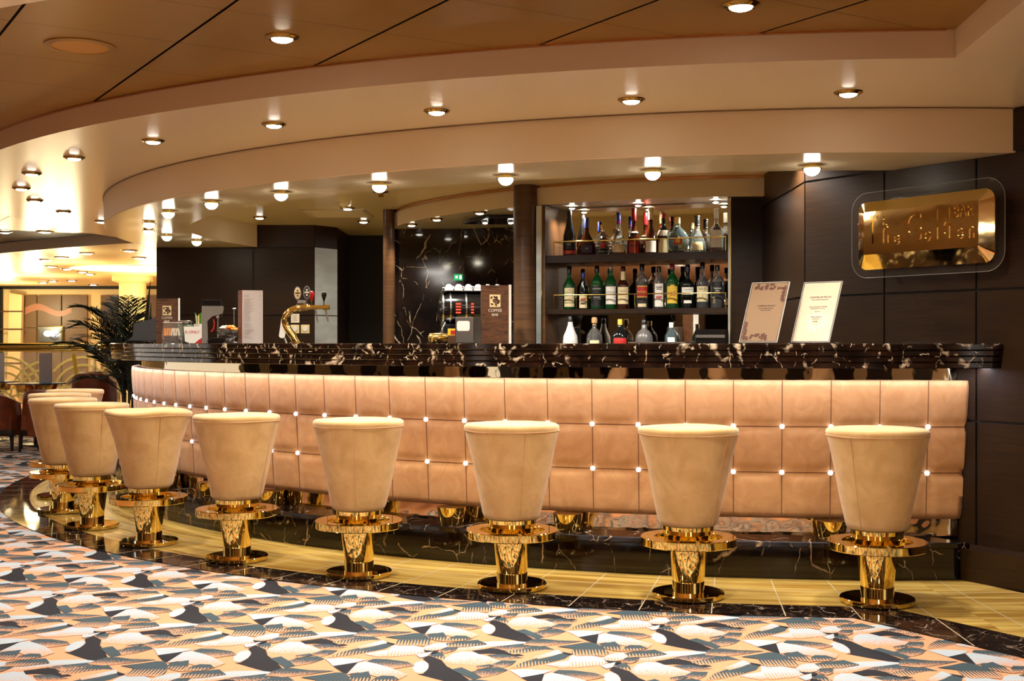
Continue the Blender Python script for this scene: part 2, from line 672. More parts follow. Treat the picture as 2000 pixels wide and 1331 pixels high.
disc_floor('floor_travertine', 'trav_floor', 0, 5.95, (.94, .94), .0015)
disc_floor('floor_marble_border', 'marb_floor', 5.95, 6.17, (.94, 1.217), .003)

# ---- carpet: the woven pattern, laid out once from its own drawing and repeated on its lattice
def fl(x, y):                    # drawing coordinates of the pattern -> floor plan in metres
    px, py = 900 + .3 * x, 1180 + .3 * y
    d = HC * FPX / (py - HY)
    return Vector((wx(px, d), d, 0))


SHAPES = [
 ('dk', 0, [(215,103),(180,120),(222,145),(225,170),(200,195),(165,197),(270,220),(415,250),(485,232),(385,180),(330,158),(290,125)]),
 ('w', 0, [(130,160),(145,138),(178,129),(210,137),(226,158),(215,182),(185,193),(150,184)]),
 ('gc', 1, [(218,100),(240,85),(290,88),(318,125),(300,124),(270,116),(235,110)]),
 ('wf', 1, [(305,122),(345,95),(400,82),(470,85),(505,97),(560,110),(680,145),(600,152),(540,156),(340,145),(310,137)]),
 ('wf', 1, [(360,77),(375,58),(450,38),(560,30),(690,28),(815,38),(700,48),(560,56),(440,76),(375,84)]),
 ('gf', 1, [(475,78),(600,56),(740,42),(830,40),(800,66),(720,84),(600,80),(520,80)]),
 ('dk', 0, [(455,79),(560,66),(600,68),(765,103),(720,108),(640,98),(555,94),(500,96)]),
 ('dk', 0, [(820,42),(845,38),(880,52),(850,60)]),
 ('gc', 1, [(835,42),(935,74),(880,72),(800,82),(745,94),(700,98),(650,84),(790,62)]),
 ('gf', 1, [(545,100),(640,96),(730,110),(765,114),(700,122),(640,128),(590,116)]),
 ('gc', 1, [(690,172),(760,138),(860,112),(990,92),(1037,95),(1000,120),(900,143),(800,160)]),
 ('wf', 1, [(815,112),(880,96),(950,74),(985,90),(920,108),(850,122)]),
 ('dk', 0, [(975,84),(1045,96),(1025,103),(990,95)]),
 ('wc', 1, [(1022,132),(1030,108),(1050,97),(1140,100),(1280,130),(1220,152),(1050,168),(1024,152)]),
 ('wf', 1, [(890,150),(960,138),(1022,130),(1040,160),(1005,170)]),
 ('g', 0, [(355,175),(415,164),(470,184),(560,208),(500,228),(400,192)]),
 ('gf', 1, [(480,186),(560,165),(640,164),(685,178),(630,200),(545,216)]),
 ('gf', 1, [(408,268),(430,245),(470,229),(530,227),(640,238),(800,242),(660,262),(520,276)]),
 ('gf', 1, [(575,153),(640,130),(725,131),(705,150),(650,168)]),
 ('w', 0, [(688,178),(780,174),(940,181),(890,197),(768,217),(735,200)]),
 ('dk', 0, [(768,217),(897,196),(885,258),(840,246)]),
 ('gf', 1, [(948,190),(975,178),(1060,180),(1190,194),(1250,214),(1140,232),(1030,212)]),
 ('wf', 1, [(898,202),(935,192),(1010,204),(1110,225),(1250,264),(1220,288),(1110,282),(1010,262),(945,252),(884,262)]),
 ('gc', 1, [(625,278),(730,265),(810,252),(860,252),(930,283),(966,322),(940,342),(850,336),(760,340),(722,330),(728,292)]),
 ('gc', 1, [(905,262),(1002,246),(1045,280),(1055,312),(985,304),(925,288)]),
 ('gc', 1, [(1050,308),(1068,282),(1100,269),(1170,271),(1220,290),(1160,306)]),
 ('gc', 1, [(1050,326),(1120,312),(1262,299),(1345,328),(1220,346),(1080,350)]),
 ('wc', 1, [(922,352),(965,332),(1010,321),(1060,320),(1088,346),(1050,368),(985,378),(938,368)]),
 ('gf', 1, [(1085,350),(1165,352),(1145,378),(1100,392),(1052,376)]),
 ('dk', 0, [(938,371),(1052,378),(1022,394),(975,390)]),
 ('gf', 1, [(500,160),(575,150),(600,158),(540,172),(505,176)]),
 ('w', 0, [(140,102),(205,90),(232,86),(205,110),(165,118)]),
]
LA = fl(1290, 158) - fl(215, 103)
LB = fl(965, 428) - fl(180, 120)


def carpet_mat(name, col, comb):
    m, nt, b = newmat(name)
    b.inputs['Roughness'].default_value = .95
    uv = nt.nodes.new('ShaderNodeUVMap')
    sp = N(nt, 'ShaderNodeSeparateXYZ')
    nt.links.new(uv.outputs[0], sp.inputs[0])
    tc = nt.nodes.new('ShaderNodeTexCoord')
    if comb:
        wv = N(nt, 'ShaderNodeTexWave', Scale=26., Distortion=1.2, Detail=1.)
        wv.inputs['Detail Scale'].default_value = 6
        nt.links.new(tc.outputs['Object'], wv.inputs['Vector'])
        src = wv.outputs['Fac']
    else:
        nz = N(nt, 'ShaderNodeTexNoise', Scale=210., Detail=1.)
        nt.links.new(tc.outputs['Object'], nz.inputs['Vector'])
        r = ramp(nt, [(.32, (0, 0, 0, 1)), (.68, (1, 1, 1, 1))])
        nt.links.new(nz.outputs['Fac'], r.inputs['Fac'])
        src = r.outputs['Color']
    cp = N(nt, 'ShaderNodeMath', operation='GREATER_THAN')
    if comb:
        ad = N(nt, 'ShaderNodeMath', operation='MULTIPLY_ADD')
        nt.links.new(sp.outputs[1], ad.inputs[0])
        ad.inputs[1].default_value = 2.2
        ad.inputs[2].default_value = -1.1
        nt.links.new(ad.outputs[0], cp.inputs[0])
    else:
        ad = N(nt, 'ShaderNodeMath', operation='MULTIPLY_ADD')
        nt.links.new(sp.outputs[1], ad.inputs[0])
        ad.inputs[1].default_value = 1.35
        ad.inputs[2].default_value = -.42
        nt.links.new(ad.outputs[0], cp.inputs[0])
    nt.links.new(src, cp.inputs[1])
    mx = N(nt, 'ShaderNodeMix', data_type='RGBA')
    nt.links.new(cp.outputs[0], mx.inputs['Factor'])
    mx.inputs[6].default_value = col
    mx.inputs[7].default_value = CPEACH
    nt.links.new(mx.outputs[2], b.inputs['Base Color'])
    return m


CPEACH = srgb(224, 164, 122)
CW, CG, CD = srgb(184, 197, 208), srgb(58, 78, 88), srgb(18, 18, 30)
cm = [plain('carpet_navy', CD, .95), plain('carpet_white', CW, .95), plain('carpet_slate', CG, .95),
      carpet_mat('carpet_white_fade', CW, False), carpet_mat('carpet_slate_fade', CG, False),
      carpet_mat('carpet_white_comb', CW, True), carpet_mat('carpet_slate_comb', CG, True)]
MI = {'dk': 0, 'w': 1, 'g': 2, 'wf': 3, 'gf': 4, 'wc': 5, 'gc': 6}
cverts, cfaces, cmi, cuv = [], [], [], []
org = fl(600, 240)
for i in range(-26, 27):
    for j in range(-34, 12):
        off = LA * i + LB * j
        c = org + off
        if c.y < .9 or c.y > 24 or abs(c.x) > c.y * .46 + 1.2 or c.x < -c.y * .46 - 1:
            continue
        rr = math.hypot(c.x - CX, c.y - CY)
        if rr < 5.2:
            continue
        if c.x > 1.9 + (5.0 - c.y) * .66:
            continue
        for k, (kd, fd, pl) in enumerate(SHAPES):
            ys = [p[1] for p in pl]
            y0, y1 = min(ys), max(ys)
            z = -.0018 + .00009 * k
            base = len(cverts)
            for p in pl:
                q = fl(*p) + off
                cverts.append((q.x, q.y, z))
                cuv.append((0, (p[1] - y0) / (y1 - y0)))
            cfaces.append(list(range(base, base + len(pl))))
            cmi.append(MI[kd])
me = bpy.data.meshes.new('carpet')
me.from_pydata(cverts, [], cfaces)
for q in cm:
    me.materials.append(q)
me.polygons.foreach_set('material_index', cmi)
uvl = me.uv_layers.new(name='UVMap')
lv = [0] * len(me.loops)
me.loops.foreach_get('vertex_index', lv)
fu = []
for q in lv:
    fu.extend(cuv[q])
uvl.data.foreach_set('uv', fu)
fc = bpy.data.objects.new('floor_carpet_pattern', me)
COL.objects.link(fc)
structure(fc)

# ---- ceilings
ZB, ZC, ZA = 2.28, 2.392, 2.065
RB, RN = 6.44, 8.05


def ceil_poly(name, pts, z0, z1, mat):
    mb = MB()
    a = mb.verts([(p[0], p[1], z0) for p in pts])
    b = mb.verts([(p[0], p[1], z1) for p in pts])
    f = mb.face(a)
    mb.mi = 1
    for i in range(len(pts)):
        mb.face([a[i], a[(i + 1) % len(pts)], b[(i + 1) % len(pts)], b[i]])
    bmesh.ops.triangulate(mb.bm, faces=[f])
    return structure(mb.build(name, mat, smooth=True, angle=30))


arc = lambda r, a0, a1, n: [tuple(pol(r, a0 + (a1 - a0) * i / n))[:2] for i in range(n + 1)]
ceil_poly('ceiling', arc(RB, 0, 357.5, 143), ZB, ZC + .02, ['cream', 'fascia'])
ceil_poly('ceiling_right', arc(RB, 1.87, -70, 40) + [(9.5, 9), (9.5, -9), (1.62, -9), (1.62, 3.248)], ZB + .0005, ZC + .02, ['cream', 'fascia'])
ceil_poly('ceiling_near', [(1.615, -9), (1.615, 3.25)] + arc(RN, 3, 75, 60) + [(-16, 9), (-16, -9)], ZB, ZC + .02, ['cream', 'fascia'])
ceil_poly('ceiling_far', [(-4.05, 13.78), (-4.5, 14.0), (-5.4, 14.62), (-6.48, 15.5), (-7.6, 16.7), (-9.4, 19), (-12, 24), (-24, 26), (-24, 34), (-4.05, 34)], ZB, ZC + .02, ['yellowceil', 'fascia'])
# golden panels of the raised field
mp, nt, b = newmat('copper_gold_ceiling_panel')
b.inputs['Base Color'].default_value = srgb(156, 120, 50)
b.inputs['Metallic'].default_value = .45
b.inputs['Roughness'].default_value = .3
M['goldpanel'] = mp
ua, ub = Vector((.5255, -.8508, 0)), Vector((.8508, .5255, 0))
mb = MB()
for i in range(-16, 26):
    for j in range(-40, 14):
        a0, a1 = -5.028 + .585 * i + .0015, -5.028 + .585 * (i + 1) - .0015
        b0, b1 = 1.488 + .645 * j + .006, 1.488 + .645 * (j + 1) - .006
        if (i, j) and not (-14 < (ua * a0 + ub * b0).x < 4.5):
            continue
        q = [ua * a0 + ub * b0, ua * a1 + ub * b0, ua * a1 + ub * b1, ua * a0 + ub * b1]
        if q[0].y > 22 or q[0].y < 1.5:
            continue
        mb.poly([(v.x, v.y, ZC) for v in q])
mb.mi = 1
mb.poly([(-24, -9, ZC + .012), (10, -9, ZC + .012), (10, 34, ZC + .012), (-24, 34, ZC + .012)])
structure(mb.build('ceiling_golden_panels', ['goldpanel', 'black'], smooth=False))
# thin copper frame round the golden field
mb = MB()
mb.sweep_arc([(RB + .002, ZC - .006), (RB + .02, ZC - .006), (RB + .02, ZC), (RB + .002, ZC)], 2.2, 112, 110)
structure(mb.build('trim_2', 'copper'))

# ring soffit over the bar
Rin = lambda a: 4.80 - max(0., a - 74) / 22 * .40
mb = MB()
mb.mi = 1
prof = [(5.42, ZB), (5.42, ZA + .004), (5.416, ZA), (Rin, ZA), (Rin, ZB)]
mb.sweep_arc(prof, -7.5, 95.5, 120)
for f in mb.bm.faces:
    f.normal_update()
    if abs(f.normal.z) > .8 and f.calc_center_median().z < ZA + .01:
        f.material_index = 0
structure(mb.build('ceiling_bar_ring', ['cream', 'fascia']))
# reveal line at its top
mb = MB()
mb.sweep_arc([(5.423, ZB - .006), (5.43, ZB - .006), (5.43, ZB - .001), (5.423, ZB - .001)], -6.5, 95, 120)
structure(mb.build('trim_3', plain('shadow_bronze', srgb(120, 96, 66), .5)))
# round soffit over the back bar
mb = MB()
mb.mi = 1
mb.sweep_arc([(3.07, ZB), (3.07, 2.138), (.3, 2.138), (.3, ZB)], -60, 110, 110)
for f in mb.bm.faces:
    f.normal_update()
    if abs(f.normal.z) > .8 and f.calc_center_median().z < 2.14:
        f.material_index = 0
structure(mb.build('ceiling_back_bar', ['greyceil', 'fascia']))
mb = MB()
mb.sweep_arc([(3.072, ZB - .022), (3.085, ZB - .022), (3.085, ZB - .002), (3.072, ZB - .002)], -20, 95, 80)
structure(mb.build('trim_4', 'copper'))

# pilasters of the niche
for nm, x0, x1, d in (('trim_5', 747, 770, 10.35), ('trim_6', 1003, 1050, 8.72)):
    mb = MB()
    xa, xb = wx(x0, d), wx(x1, d)
    rr = (xb - xa) / 2
    mb.lathe([(rr, 0), (rr, ZB)], 28, ((xa + xb) / 2, d + rr, 0))
    structure(mb.build(nm, 'wood_mid'))

# walls behind and beside the camera, seen only in the brass and mirrors
mb = MB()
pk = lambda t, z, off: Vector((t, -8.5 + off, z))
wall_panels(mb, pk, [-16 + 1.3 * i for i in range(20)], [0, .8, 1.6, 2.3])
structure(mb.build('wall_front', ['wood', 'black'], smooth=False))
mb = MB()
for k in range(15):
    mb.box((-14.4 + 1.9 * k, -8.44, 1.15), (.8 + .3 * (k % 2), .06, 2.26))
structure(mb.build('wall_front_cream', 'fascia', smooth=False))
for k, (x, y) in enumerate(((-4.5, -3.5), (-1.0, -4.2), (2.4, -3.6), (-8.5, 1.0))):
    mb = MB()
    mb.lathe([(.3, 0), (.3, ZB)], 28, (x, y, 0))
    structure(mb.build('trim_%d' % (7 + k), 'fascia'))
mb = MB()
mb.box((-15.9, 2, 1.2), (.1, 18, 2.5))
mb.mi = 1
for k in range(9):
    mb.box((-15.84, -6 + 2 * k, 1.15), (.06, 1.1, 2.26))
structure(mb.build('wall_left', ['fascia', 'wood'], smooth=False))

# ---- far wall of the atrium
FW = 24.5
mb = MB()
mb.mi = 0
mb.box((-9, FW + .1, 1.2), (22, .1, 2.5))
mb.mi = 1
for x0, x1 in ((47, 73), (73.6, 121), (121.6, 172)):
    a, b2 = wx(x0, FW), wx(x1, FW)
    for z0, z1 in ((-.2, 1.44), (1.455, 2.10)):
        mb.box(((a + b2) / 2, FW, (z0 + z1) / 2), (b2 - a - .02, .06, z1 - z0))
mb.box((wx(222, FW), FW, 1.0), (.5, .06, 2.2))
mb.box((wx(296, FW), FW, 1.0), (.5, .06, 2.2))
mb.mi = 2
mb.box((-9, FW - .03, 2.25), (22, .06, .06))
mb.box((wx(3, FW), FW - .03, 1.1), (.07, .06, 2.3))
structure(mb.build('wall_far', [plain('warm_cream_wall', srgb(246, 222, 164), .6), plain('brown_panel', srgb(112, 86, 58), .4), 'black'], smooth=False))
mb = MB()      # slanting cream pier left of the brown panels
d = FW - .15
mb.prism_m([(wx(16, d), -.2), (wx(40, d), -.2), (wx(47, d), at(0, 577, d).z), (wx(22, d), at(0, 573, d).z)], .1, face_frame((0, d, 0), (1, 0, 0), (0, 0, 1)))
structure(mb.build('trim_11', plain('pale_pier', srgb(236, 206, 156), .6), smooth=False))
mb = MB()
for z in (.75, 1.09, 1.42, 1.77):
    mb.box((wx(25, d), d - .11, z), (.48, .02, .025))
structure(mb.build('trim_12', 'wood_mid', smooth=False))
# ================================================================== THE BAR
TILE = 2.64
PHI0 = -1.15                      # seam nearest the right wall
bar = thing('bar_counter', 'long curved bar counter with black marble top and tufted blush panel front', 'bar counter', tuple(pol(5.2, 20)), 0, world=True)


def wall_clip(o, off=.003):       # trim the bar's right end to the oblique wall
    bm = bmesh.new()
    bm.from_mesh(o.data)
    pc = wp(0, 0, off)
    r = bmesh.ops.bisect_plane(bm, geom=bm.verts[:] + bm.edges[:] + bm.faces[:], plane_co=pc, plane_no=WN, clear_outer=True)
    ed = [e for e in r['geom_cut'] if isinstance(e, bmesh.types.BMEdge)]
    try:
        bmesh.ops.holes_fill(bm, edges=ed)
    except Exception:
        pass
    bm.to_mesh(o.data)
    bm.free()
    return o


# marble top: four stepped courses
prof = [(4.72, 1.15), (5.374, 1.15)]
zt = 1.15
for k, h in enumerate((.032, .029, .029, .030)):
    r = (5.378, 5.374, 5.370, 5.366)[k]
    prof += [(r - .004, zt), (r, zt - .004), (r, zt - h + .004), (r - .004, zt - h)]
    zt -= h
    if k < 3:
        prof += [(r - .012, zt), (r - .012, zt - .001)]
prof += [(4.72, zt)]
mb = MB()
mb.sweep_arc(prof, -8, 97, 150)
top = wall_clip(mb.build('countertop', 'marble_top', bar, angle=30))
top['label'] = 'black marble counter slab with cream veins'
mb = MB()
mb.sweep_arc([(5.15, 1.03), (5.15, .90), (5.02, .90), (5.02, 1.03)], -8, 96, 150)
ms = wall_clip(mb.build('mirror_strip', 'mirror', bar))
ms['label'] = 'bronze mirror band under the counter slab'
mb = MB()
mb.sweep_arc([(5.315, 1.0302), (5.315, 1.0292), (5.27, 1.0292), (5.27, 1.0302)], -6.5, 96, 150)
wall_clip(mb.build('light_strip', 'led', bar))
# tufted front
NT = 38


def panel_pt(ph, v, out):         # v 0 top .. 1 bottom
    z = .966 - v * .691
    r = 5.212 - v * .042 + out
    return pol(r, ph, z)


mb = MB()
SU, SV = 8, 8
grid = {}
p0 = PHI0 - TILE
for iu in range((NT + 1) * SU + 1):
    for iv in range(3 * SV + 1):
        u, w = iu / SU, iv / SV
        fu_, fv_ = u % 1, w % 1
        du, dv = min(fu_, 1 - fu_), min(fv_, 1 - fv_)
        if iv == 0 or iv == 3 * SV:
            dv = .04
        puff = .0125 * (1 - (1 - min(1, du / .3)) ** 4) * (1 - (1 - min(1, dv / .3)) ** 4)
        grid[iu, iv] = mb.bm.verts.new(panel_pt(p0 + u * TILE, iv / (3 * SV), puff - .0085))
for iu in range((NT + 1) * SU):
    for iv in range(3 * SV):
        mb.face([grid[iu, iv], grid[iu + 1, iv], grid[iu + 1, iv + 1], grid[iu, iv + 1]])
# back and caps of the padded panel
n = (NT + 1) * SU
bk = {}
for iu in range(n + 1):
    for iv, v in ((0, 0), (1, 1)):
        bk[iu, iv] = mb.bm.verts.new(panel_pt(p0 + iu / SU * TILE, v, -.05))
for iu in range(n):
    mb.face([grid[iu, 0], grid[iu + 1, 0], bk[iu + 1, 0], bk[iu, 0]])
    mb.face([grid[iu, 3 * SV], grid[iu + 1, 3 * SV], bk[iu + 1, 1], bk[iu, 1]])
    mb.face([bk[iu, 0], bk[iu + 1, 0], bk[iu + 1, 1], bk[iu, 1]])
fp = wall_clip(mb.build('front_panel', 'leather', bar, angle=180), .004)
fp['label'] = 'blush suede front panel tufted in square tiles'
# seams as dark threads in the grooves
mb = MB()
for k in range(0, 31):
    ph = PHI0 + k * TILE
    mb.tube([panel_pt(ph, v / 6, -.0075) for v in range(7)], .0022, 6)
for v in (1 / 3, 2 / 3):
    mb.tube([panel_pt(PHI0 - TILE + q * .6, v, -.0075) for q in range(int(31 * TILE / .6))], .0022, 6)
wall_clip(mb.build('stitching', 'seam', fp), .01)
for k in range(0, 29):
    for v in (1 / 3, 2 / 3):
        c = panel_pt(PHI0 + k * TILE, v, 0)
        nrm = (pol(1, PHI0 + k * TILE) - Vector((CX, CY, 0))).normalized()
        fr = face_frame(c - nrm * .006, Vector((0, 0, 1)).cross(nrm), (0, 0, 1))
        mb = MB()
        mb.lathe([(.0125, 0), (.0125, .005), (.009, .012), (.004, .0145)], 8, M4=fr)
        st = mb.build('crystal_stud', 'crystal', bar, smooth=False)
# foot of the bar
mb = MB()
mb.sweep_arc([(5.1625, .276), (5.166, .19), (5.05, .19), (5.05, .276)], -8, 96, 150)
kb = wall_clip(mb.build('mirror_kickboard', 'mirror', bar), .012)
for k in range(12):
    ph = 4.2 + 7.2 * k
    c = pol(5.245, ph)
    mb = MB()
    mb.lathe([(.062, .19), (.066, .2), (.078, .278)], 28, (c.x, c.y, 0))
    mb.build('support_column', 'gold', bar)
mb = MB()
mb.sweep_arc([(5.375, .19), (5.38, .186), (5.38, .165), (5.372, .16), (4.9, .16), (4.9, .19)], -6, 96, 150)
wall_clip(mb.build('foot_ledge', 'marble', bar, angle=30), .149)
mb = MB()
mb.sweep_arc([(5.335, .16), (5.335, 0.0015), (4.9, 0.0015), (4.9, .16)], -6, 96, 150)
wall_clip(mb.build('plinth', 'marble', bar), .149)

# ================================================================== STOOLS
def make_stool(label, rot, seam, slump, loc, fabric_label=None):
    t = thing('bar_stool', label, 'bar stool', loc, rot, 'tan suede bar stools along the bar')
    # upholstered bucket
    mb = MB()
    n = 48
    prof = [(.10, .326), (.122, .328), (.131, .336), (.137, .352), (.160, .46), (.187, .59), (.208, .69), (.219, .735), (.2235, .752), (.2215, .764), (.212, .771), (.17, .7745), (.09, .777), (.0, .778)]
    rings = []
    for r, z in prof:
        ring = []
        for i in range(n):
            a = 2 * PI * i / n
            k = max(0, (z - .60) / .17)
            rr = r * (1 + slump * .07 * k * (.5 + .5 * math.cos(2 * a))) + .0022 * math.sin(5 * a + z * 14) * min(1, r * 9)
            zz = z - slump * .010 * k * (.5 + .5 * math.sin(3 * a + 1))
            ring.append(mb.bm.verts.new((rr * math.cos(a), rr * math.sin(a), zz)))
        rings.append(ring)
    for a, b in zip(rings, rings[1:]):
        for i in range(n):
            mb.face([a[i], a[(i + 1) % n], b[(i + 1) % n], b[i]])
    mb.face(rings[0][::-1])
    seat = mb.build('seat', 'suede', t, angle=180)
    if fabric_label:
        seat['label'] = fabric_label
    # welt round the rim and the seam down the side
    mb = MB()
    for zoff, rr0, rr in ((.741, .2225, .0022),):
        pts = []
        for i in range(n + 1):
            a = 2 * PI * i / n
            r = rr0 * (1 + slump * .07 * .83 * (.5 + .5 * math.cos(2 * a)))
            pts.append((r * math.cos(a), r * math.sin(a), zoff - slump * .008 * (.5 + .5 * math.sin(3 * a + 1))))
        mb.tube(pts, rr, 6, cap=False)
    for sa in (seam, seam + PI):
        pts = []
        for r, z in ((.1365, .345), (.1605, .46), (.1875, .59), (.2085, .69), (.2215, .738)):
            k = max(0, (z - .60) / .17)
            r2 = r * (1 + slump * .07 * k * (.5 + .5 * math.cos(2 * sa)))
            pts.append(((r2 + .0005) * math.cos(sa), (r2 + .0005) * math.sin(sa), z))
        mb.tube(pts, .0018, 6)
    mb.build('piping', 'seam_light', seat)
    mb = MB()
    mb.lathe([(.113, .328), (.115, .324), (.112, .288), (.100, .286), (.098, .262), (.06, .262)], 48)
    mb.build('collar', 'gold', t, angle=30)
    mb = MB()
    ri, ro, z0, z1 = .152, .216, .237, .274
    P = [(ri, z0 + .003), (ri + .003, z0), (ro - .003, z0), (ro, z0 + .003), (ro, z1 - .003), (ro - .003, z1), (ri + .003, z1), (ri, z1 - .003)]
    mb.lathe(P + [P[0]], 64, cap=False)
    fr = mb.build('footrest_ring', 'gold', t, angle=30)
    mb = MB()
    for k in range(4):
        a = PI / 4 + k * PI / 2
        mb.box((.118 * math.cos(a), .118 * math.sin(a), .252), (.09, .03, .012), a)
    mb.build('spoke', 'gold', t, smooth=False)
    mb = MB()
    mb.lathe([(.088, .262), (.0915, .236), (.0705, .072)], 48)
    mb.build('stem', 'gold', t)
    mb = MB()
    mb.lathe([(.0715, .072), (.0725, .069), (.0725, .02), (.074, .016)], 48)
    mb.build('sleeve', 'gold', t)
    mb = MB()
    mb.lathe([(.161, .003), (.163, .006), (.163, .020), (.160, .024), (.074, .0245), (.0, .0245)], 64)
    mb.build('base_plate', 'gold', t, angle=30)
    return t


STOOLS = [((1.62, 5.45), 'rightmost tan suede bar stool, nearest the dark wall, seam on its left side', PI + .75, 0),
          ((.80, 5.576), 'second tan suede bar stool from the right wall, in front of the sparkling studs', PI / 2 * 3 + .75, .3),
          ((0, 5.786), 'third tan suede bar stool from the right wall, seam right of its middle', PI / 2 * 3 + .28, .1),
          ((-.759, 6.093), 'fourth tan suede bar stool from the right wall, seam down the middle of its front', PI / 2 * 3 + .0, .1),
          ((-1.46, 6.525), 'fifth tan suede bar stool from the right wall, no seam on its front', PI / 2 * 3 + 1.25, .35),
          ((-2.08, 7.04), 'sixth tan suede bar stool from the right wall, seat rim slumped and bulging', PI / 2 * 3 + .58, 1.5),
          ((-2.62, 7.667), 'seventh tan suede bar stool from the right wall, frontmost of the tight left cluster', PI / 2 * 3 + .62, .1),
          ((-3.065, 8.39), 'eighth tan suede bar stool, half hidden behind the frontmost stool of the left cluster', PI / 2 * 3 - .2, .1),
          ((-3.37, 9.16), 'ninth tan suede bar stool, mostly hidden, its seat edge left of the eighth stool', 0, 0),
          ((-3.53, 9.93), 'tenth and farthest tan suede bar stool, only its seat top showing', 0, 0)]
for (x, y), lab, seam, sl in STOOLS:
    make_stool(lab, 0, seam, sl, (x, y, .003))

# ================================================================== CEILING FITTINGS
SPOTS = []


def lamp_light(p, energy, size=2.2, blend=.6, col=(1, .92, .78), rad=.04):
    l = bpy.data.lights.new('spot_beam', 'SPOT')
    l.energy = energy
    l.spot_size = size
    l.spot_blend = blend
    l.color = col
    l.shadow_soft_size = rad
    o = bpy.data.objects.new('spot_beam', l)
    COL.objects.link(o)
    o.location = p
    return o


ringmat = plain('dark_brass_trim', srgb(150, 120, 60), .15, 1.)
M['ringmat'] = ringmat


def make_downlight(p, label, group, r=.065, lamp=True, energy=30, col=(1, .92, .78), mat='ringmat', half=2.2):
    t = thing('downlight', label, 'ceiling light', p, 0, group)
    mb = MB()
    mb.lathe([(r * .62, .004), (r * .62, -.010), (r * .72, -.014), (r * .95, -.006), (r, -.001), (r, .002)], 28, cap=False)
    mb.build('trim_ring', mat, t)
    mb = MB()
    mb.lathe([(r * .60, -.002), (r * .58, -.014), (r * .4, -.020), (0.001, -.022)], 24)
    mb.build('lens', 'lamp' if lamp else 'white', t)
    if energy:
        lamp_light((p[0], p[1], p[2] - .03), energy, half, col=col)
    return t


def on_ceiling(x, y, z):
    d = (z - HC) * FPX / (HY - y)
    return (wx(x, d), d, z)


g = 'round downlights in the cream ceiling'
BL = [(1657, 180), (1233, 194), (853, 216), (535, 242), (299, 274), (145, 307), (62, 338), (42, 367), (68, 391), (124, 413), (198, 432)]
for i, (x, y) in enumerate(BL):
    make_downlight(on_ceiling(x, y, ZB), '%s brass rimmed downlight counted from the right, in the cream ceiling outside the bar ring' % ordinal(i), g, energy=ENB if i < 5 else ENB * .4)
make_downlight(on_ceiling(551, 72, ZC), 'brass rimmed downlight in the golden ceiling panels, left one', 'downlights in the golden panels', r=.072, energy=ENB)
make_downlight(on_ceiling(1447, 9, ZC), 'brass rimmed downlight in the golden ceiling panels, right one at the top edge', 'downlights in the golden panels', r=.072, energy=ENB)
g = 'small downlights in the grey ceiling behind the bar'
for x, y, lab in ((507, 424, 'small downlight above the dark wall, left of the ceiling grille'), (679, 406, 'small downlight just behind the ceiling grille'), (710, 432, 'small downlight between the grille and the first pilaster'), (663, 456, 'small downlight over the dark doorway')):
    make_downlight(on_ceiling(x, y, ZB), lab, g, r=.06, energy=ENI)
g = 'small downlights under the round back bar soffit'
for x, y, lab in ((804, 438, 'leftmost small downlight under the curved soffit over the marble'), (853, 427, 'middle small downlight under the curved soffit over the marble'), (937, 414, 'rightmost small downlight under the curved soffit over the marble')):
    make_downlight(on_ceiling(x, y, 2.138), lab, g, r=.05, energy=ENI)

# frosted globe lights under the ring
g = 'frosted globe lights under the bar ring'
GL = [(1586, 322), (1275, 331), (988, 342), (741, 357), (549, 374), (413, 392), (329, 411), (291, 432), (290, 447), (326, 458), (384, 468)]
for i, (x, y) in enumerate(GL):
    p = on_ceiling(x, y, ZA)
    t = thing('globe_light', '%s glowing frosted half globe counted from the right under the bar ring' % ordinal(i), 'ceiling light', p, 0, g)
    mb = MB()
    mb.lathe([(.038, .004), (.038, -.012), (.050, -.015), (.051, -.020), (.041, -.022)], 32, cap=False)
    mb.build('brass_rim', 'gold_rough', t)
    mb = MB()
    mb.sphere((0, 0, -.018), .041, 28, sz=.95, half='low')
    mb.build('frosted_globe', 'globe', t)

# speaker, grille, detector
t = thing('ceiling_speaker', 'flat round ceiling speaker in the golden panels, top left', 'speaker', on_ceiling(157, 90, ZC))
mb = MB()
mb.lathe([(.145, 0), (.145, -.004), (.115, -.008), (.112, -.003)], 48, cap=False)
mb.build('rim', 'goldpanel', t)
mb = MB()
mb.lathe([(.112, -.001), (.112, -.005), (0.001, -.005)], 48)
mb.build('cover', noise_mat('speaker_mesh', srgb(176, 132, 58), srgb(196, 150, 72), 400, rough=.6), t)
gp = on_ceiling(660, 416, ZB)
t = thing('ceiling_grille', 'square white air grille in the grey ceiling above the dark wall', 'vent', gp)
mb = MB()
for x0, y0, sx, sy in ((-.26, 0, .03, .62), (.26, 0, .03, .62), (0, -.3, .55, .03), (0, .3, .55, .03)):
    mb.box((x0, y0, -.005), (sx, sy, .01))
mb.build('frame', 'greyceil', t, smooth=False)
mb = MB()
for k in range(12):
    M4 = Matrix.Translation((0, -.26 + k * .047, -.006)) @ Matrix.Rotation(.6, 4, 'X')
    mb.box((0, 0, 0), (.50, .03, .002), M4=M4)
mb.build('slats', 'white', t, smooth=False)
t = thing('smoke_detector', 'small white detector on the grey ceiling behind the globe lights', 'detector', on_ceiling(672, 395, ZB))
mb = MB()
mb.lathe([(.05, 0), (.05, -.015), (.035, -.03), (.02, -.034), (.02, -.05), (.001, -.052)], 24)
mb.build('housing', 'white', t)
tt = thing('sprinkler_head', 'small dark fitting under the grey ceiling beneath the fourth globe light', 'sprinkler', on_ceiling(744, 374, ZB))
mb = MB()
mb.lathe([(.06, 0), (.06, -.006), (.02, -.014), (.02, -.04), (.001, -.042)], 24)
mb.build('rose', 'ringmat', tt)

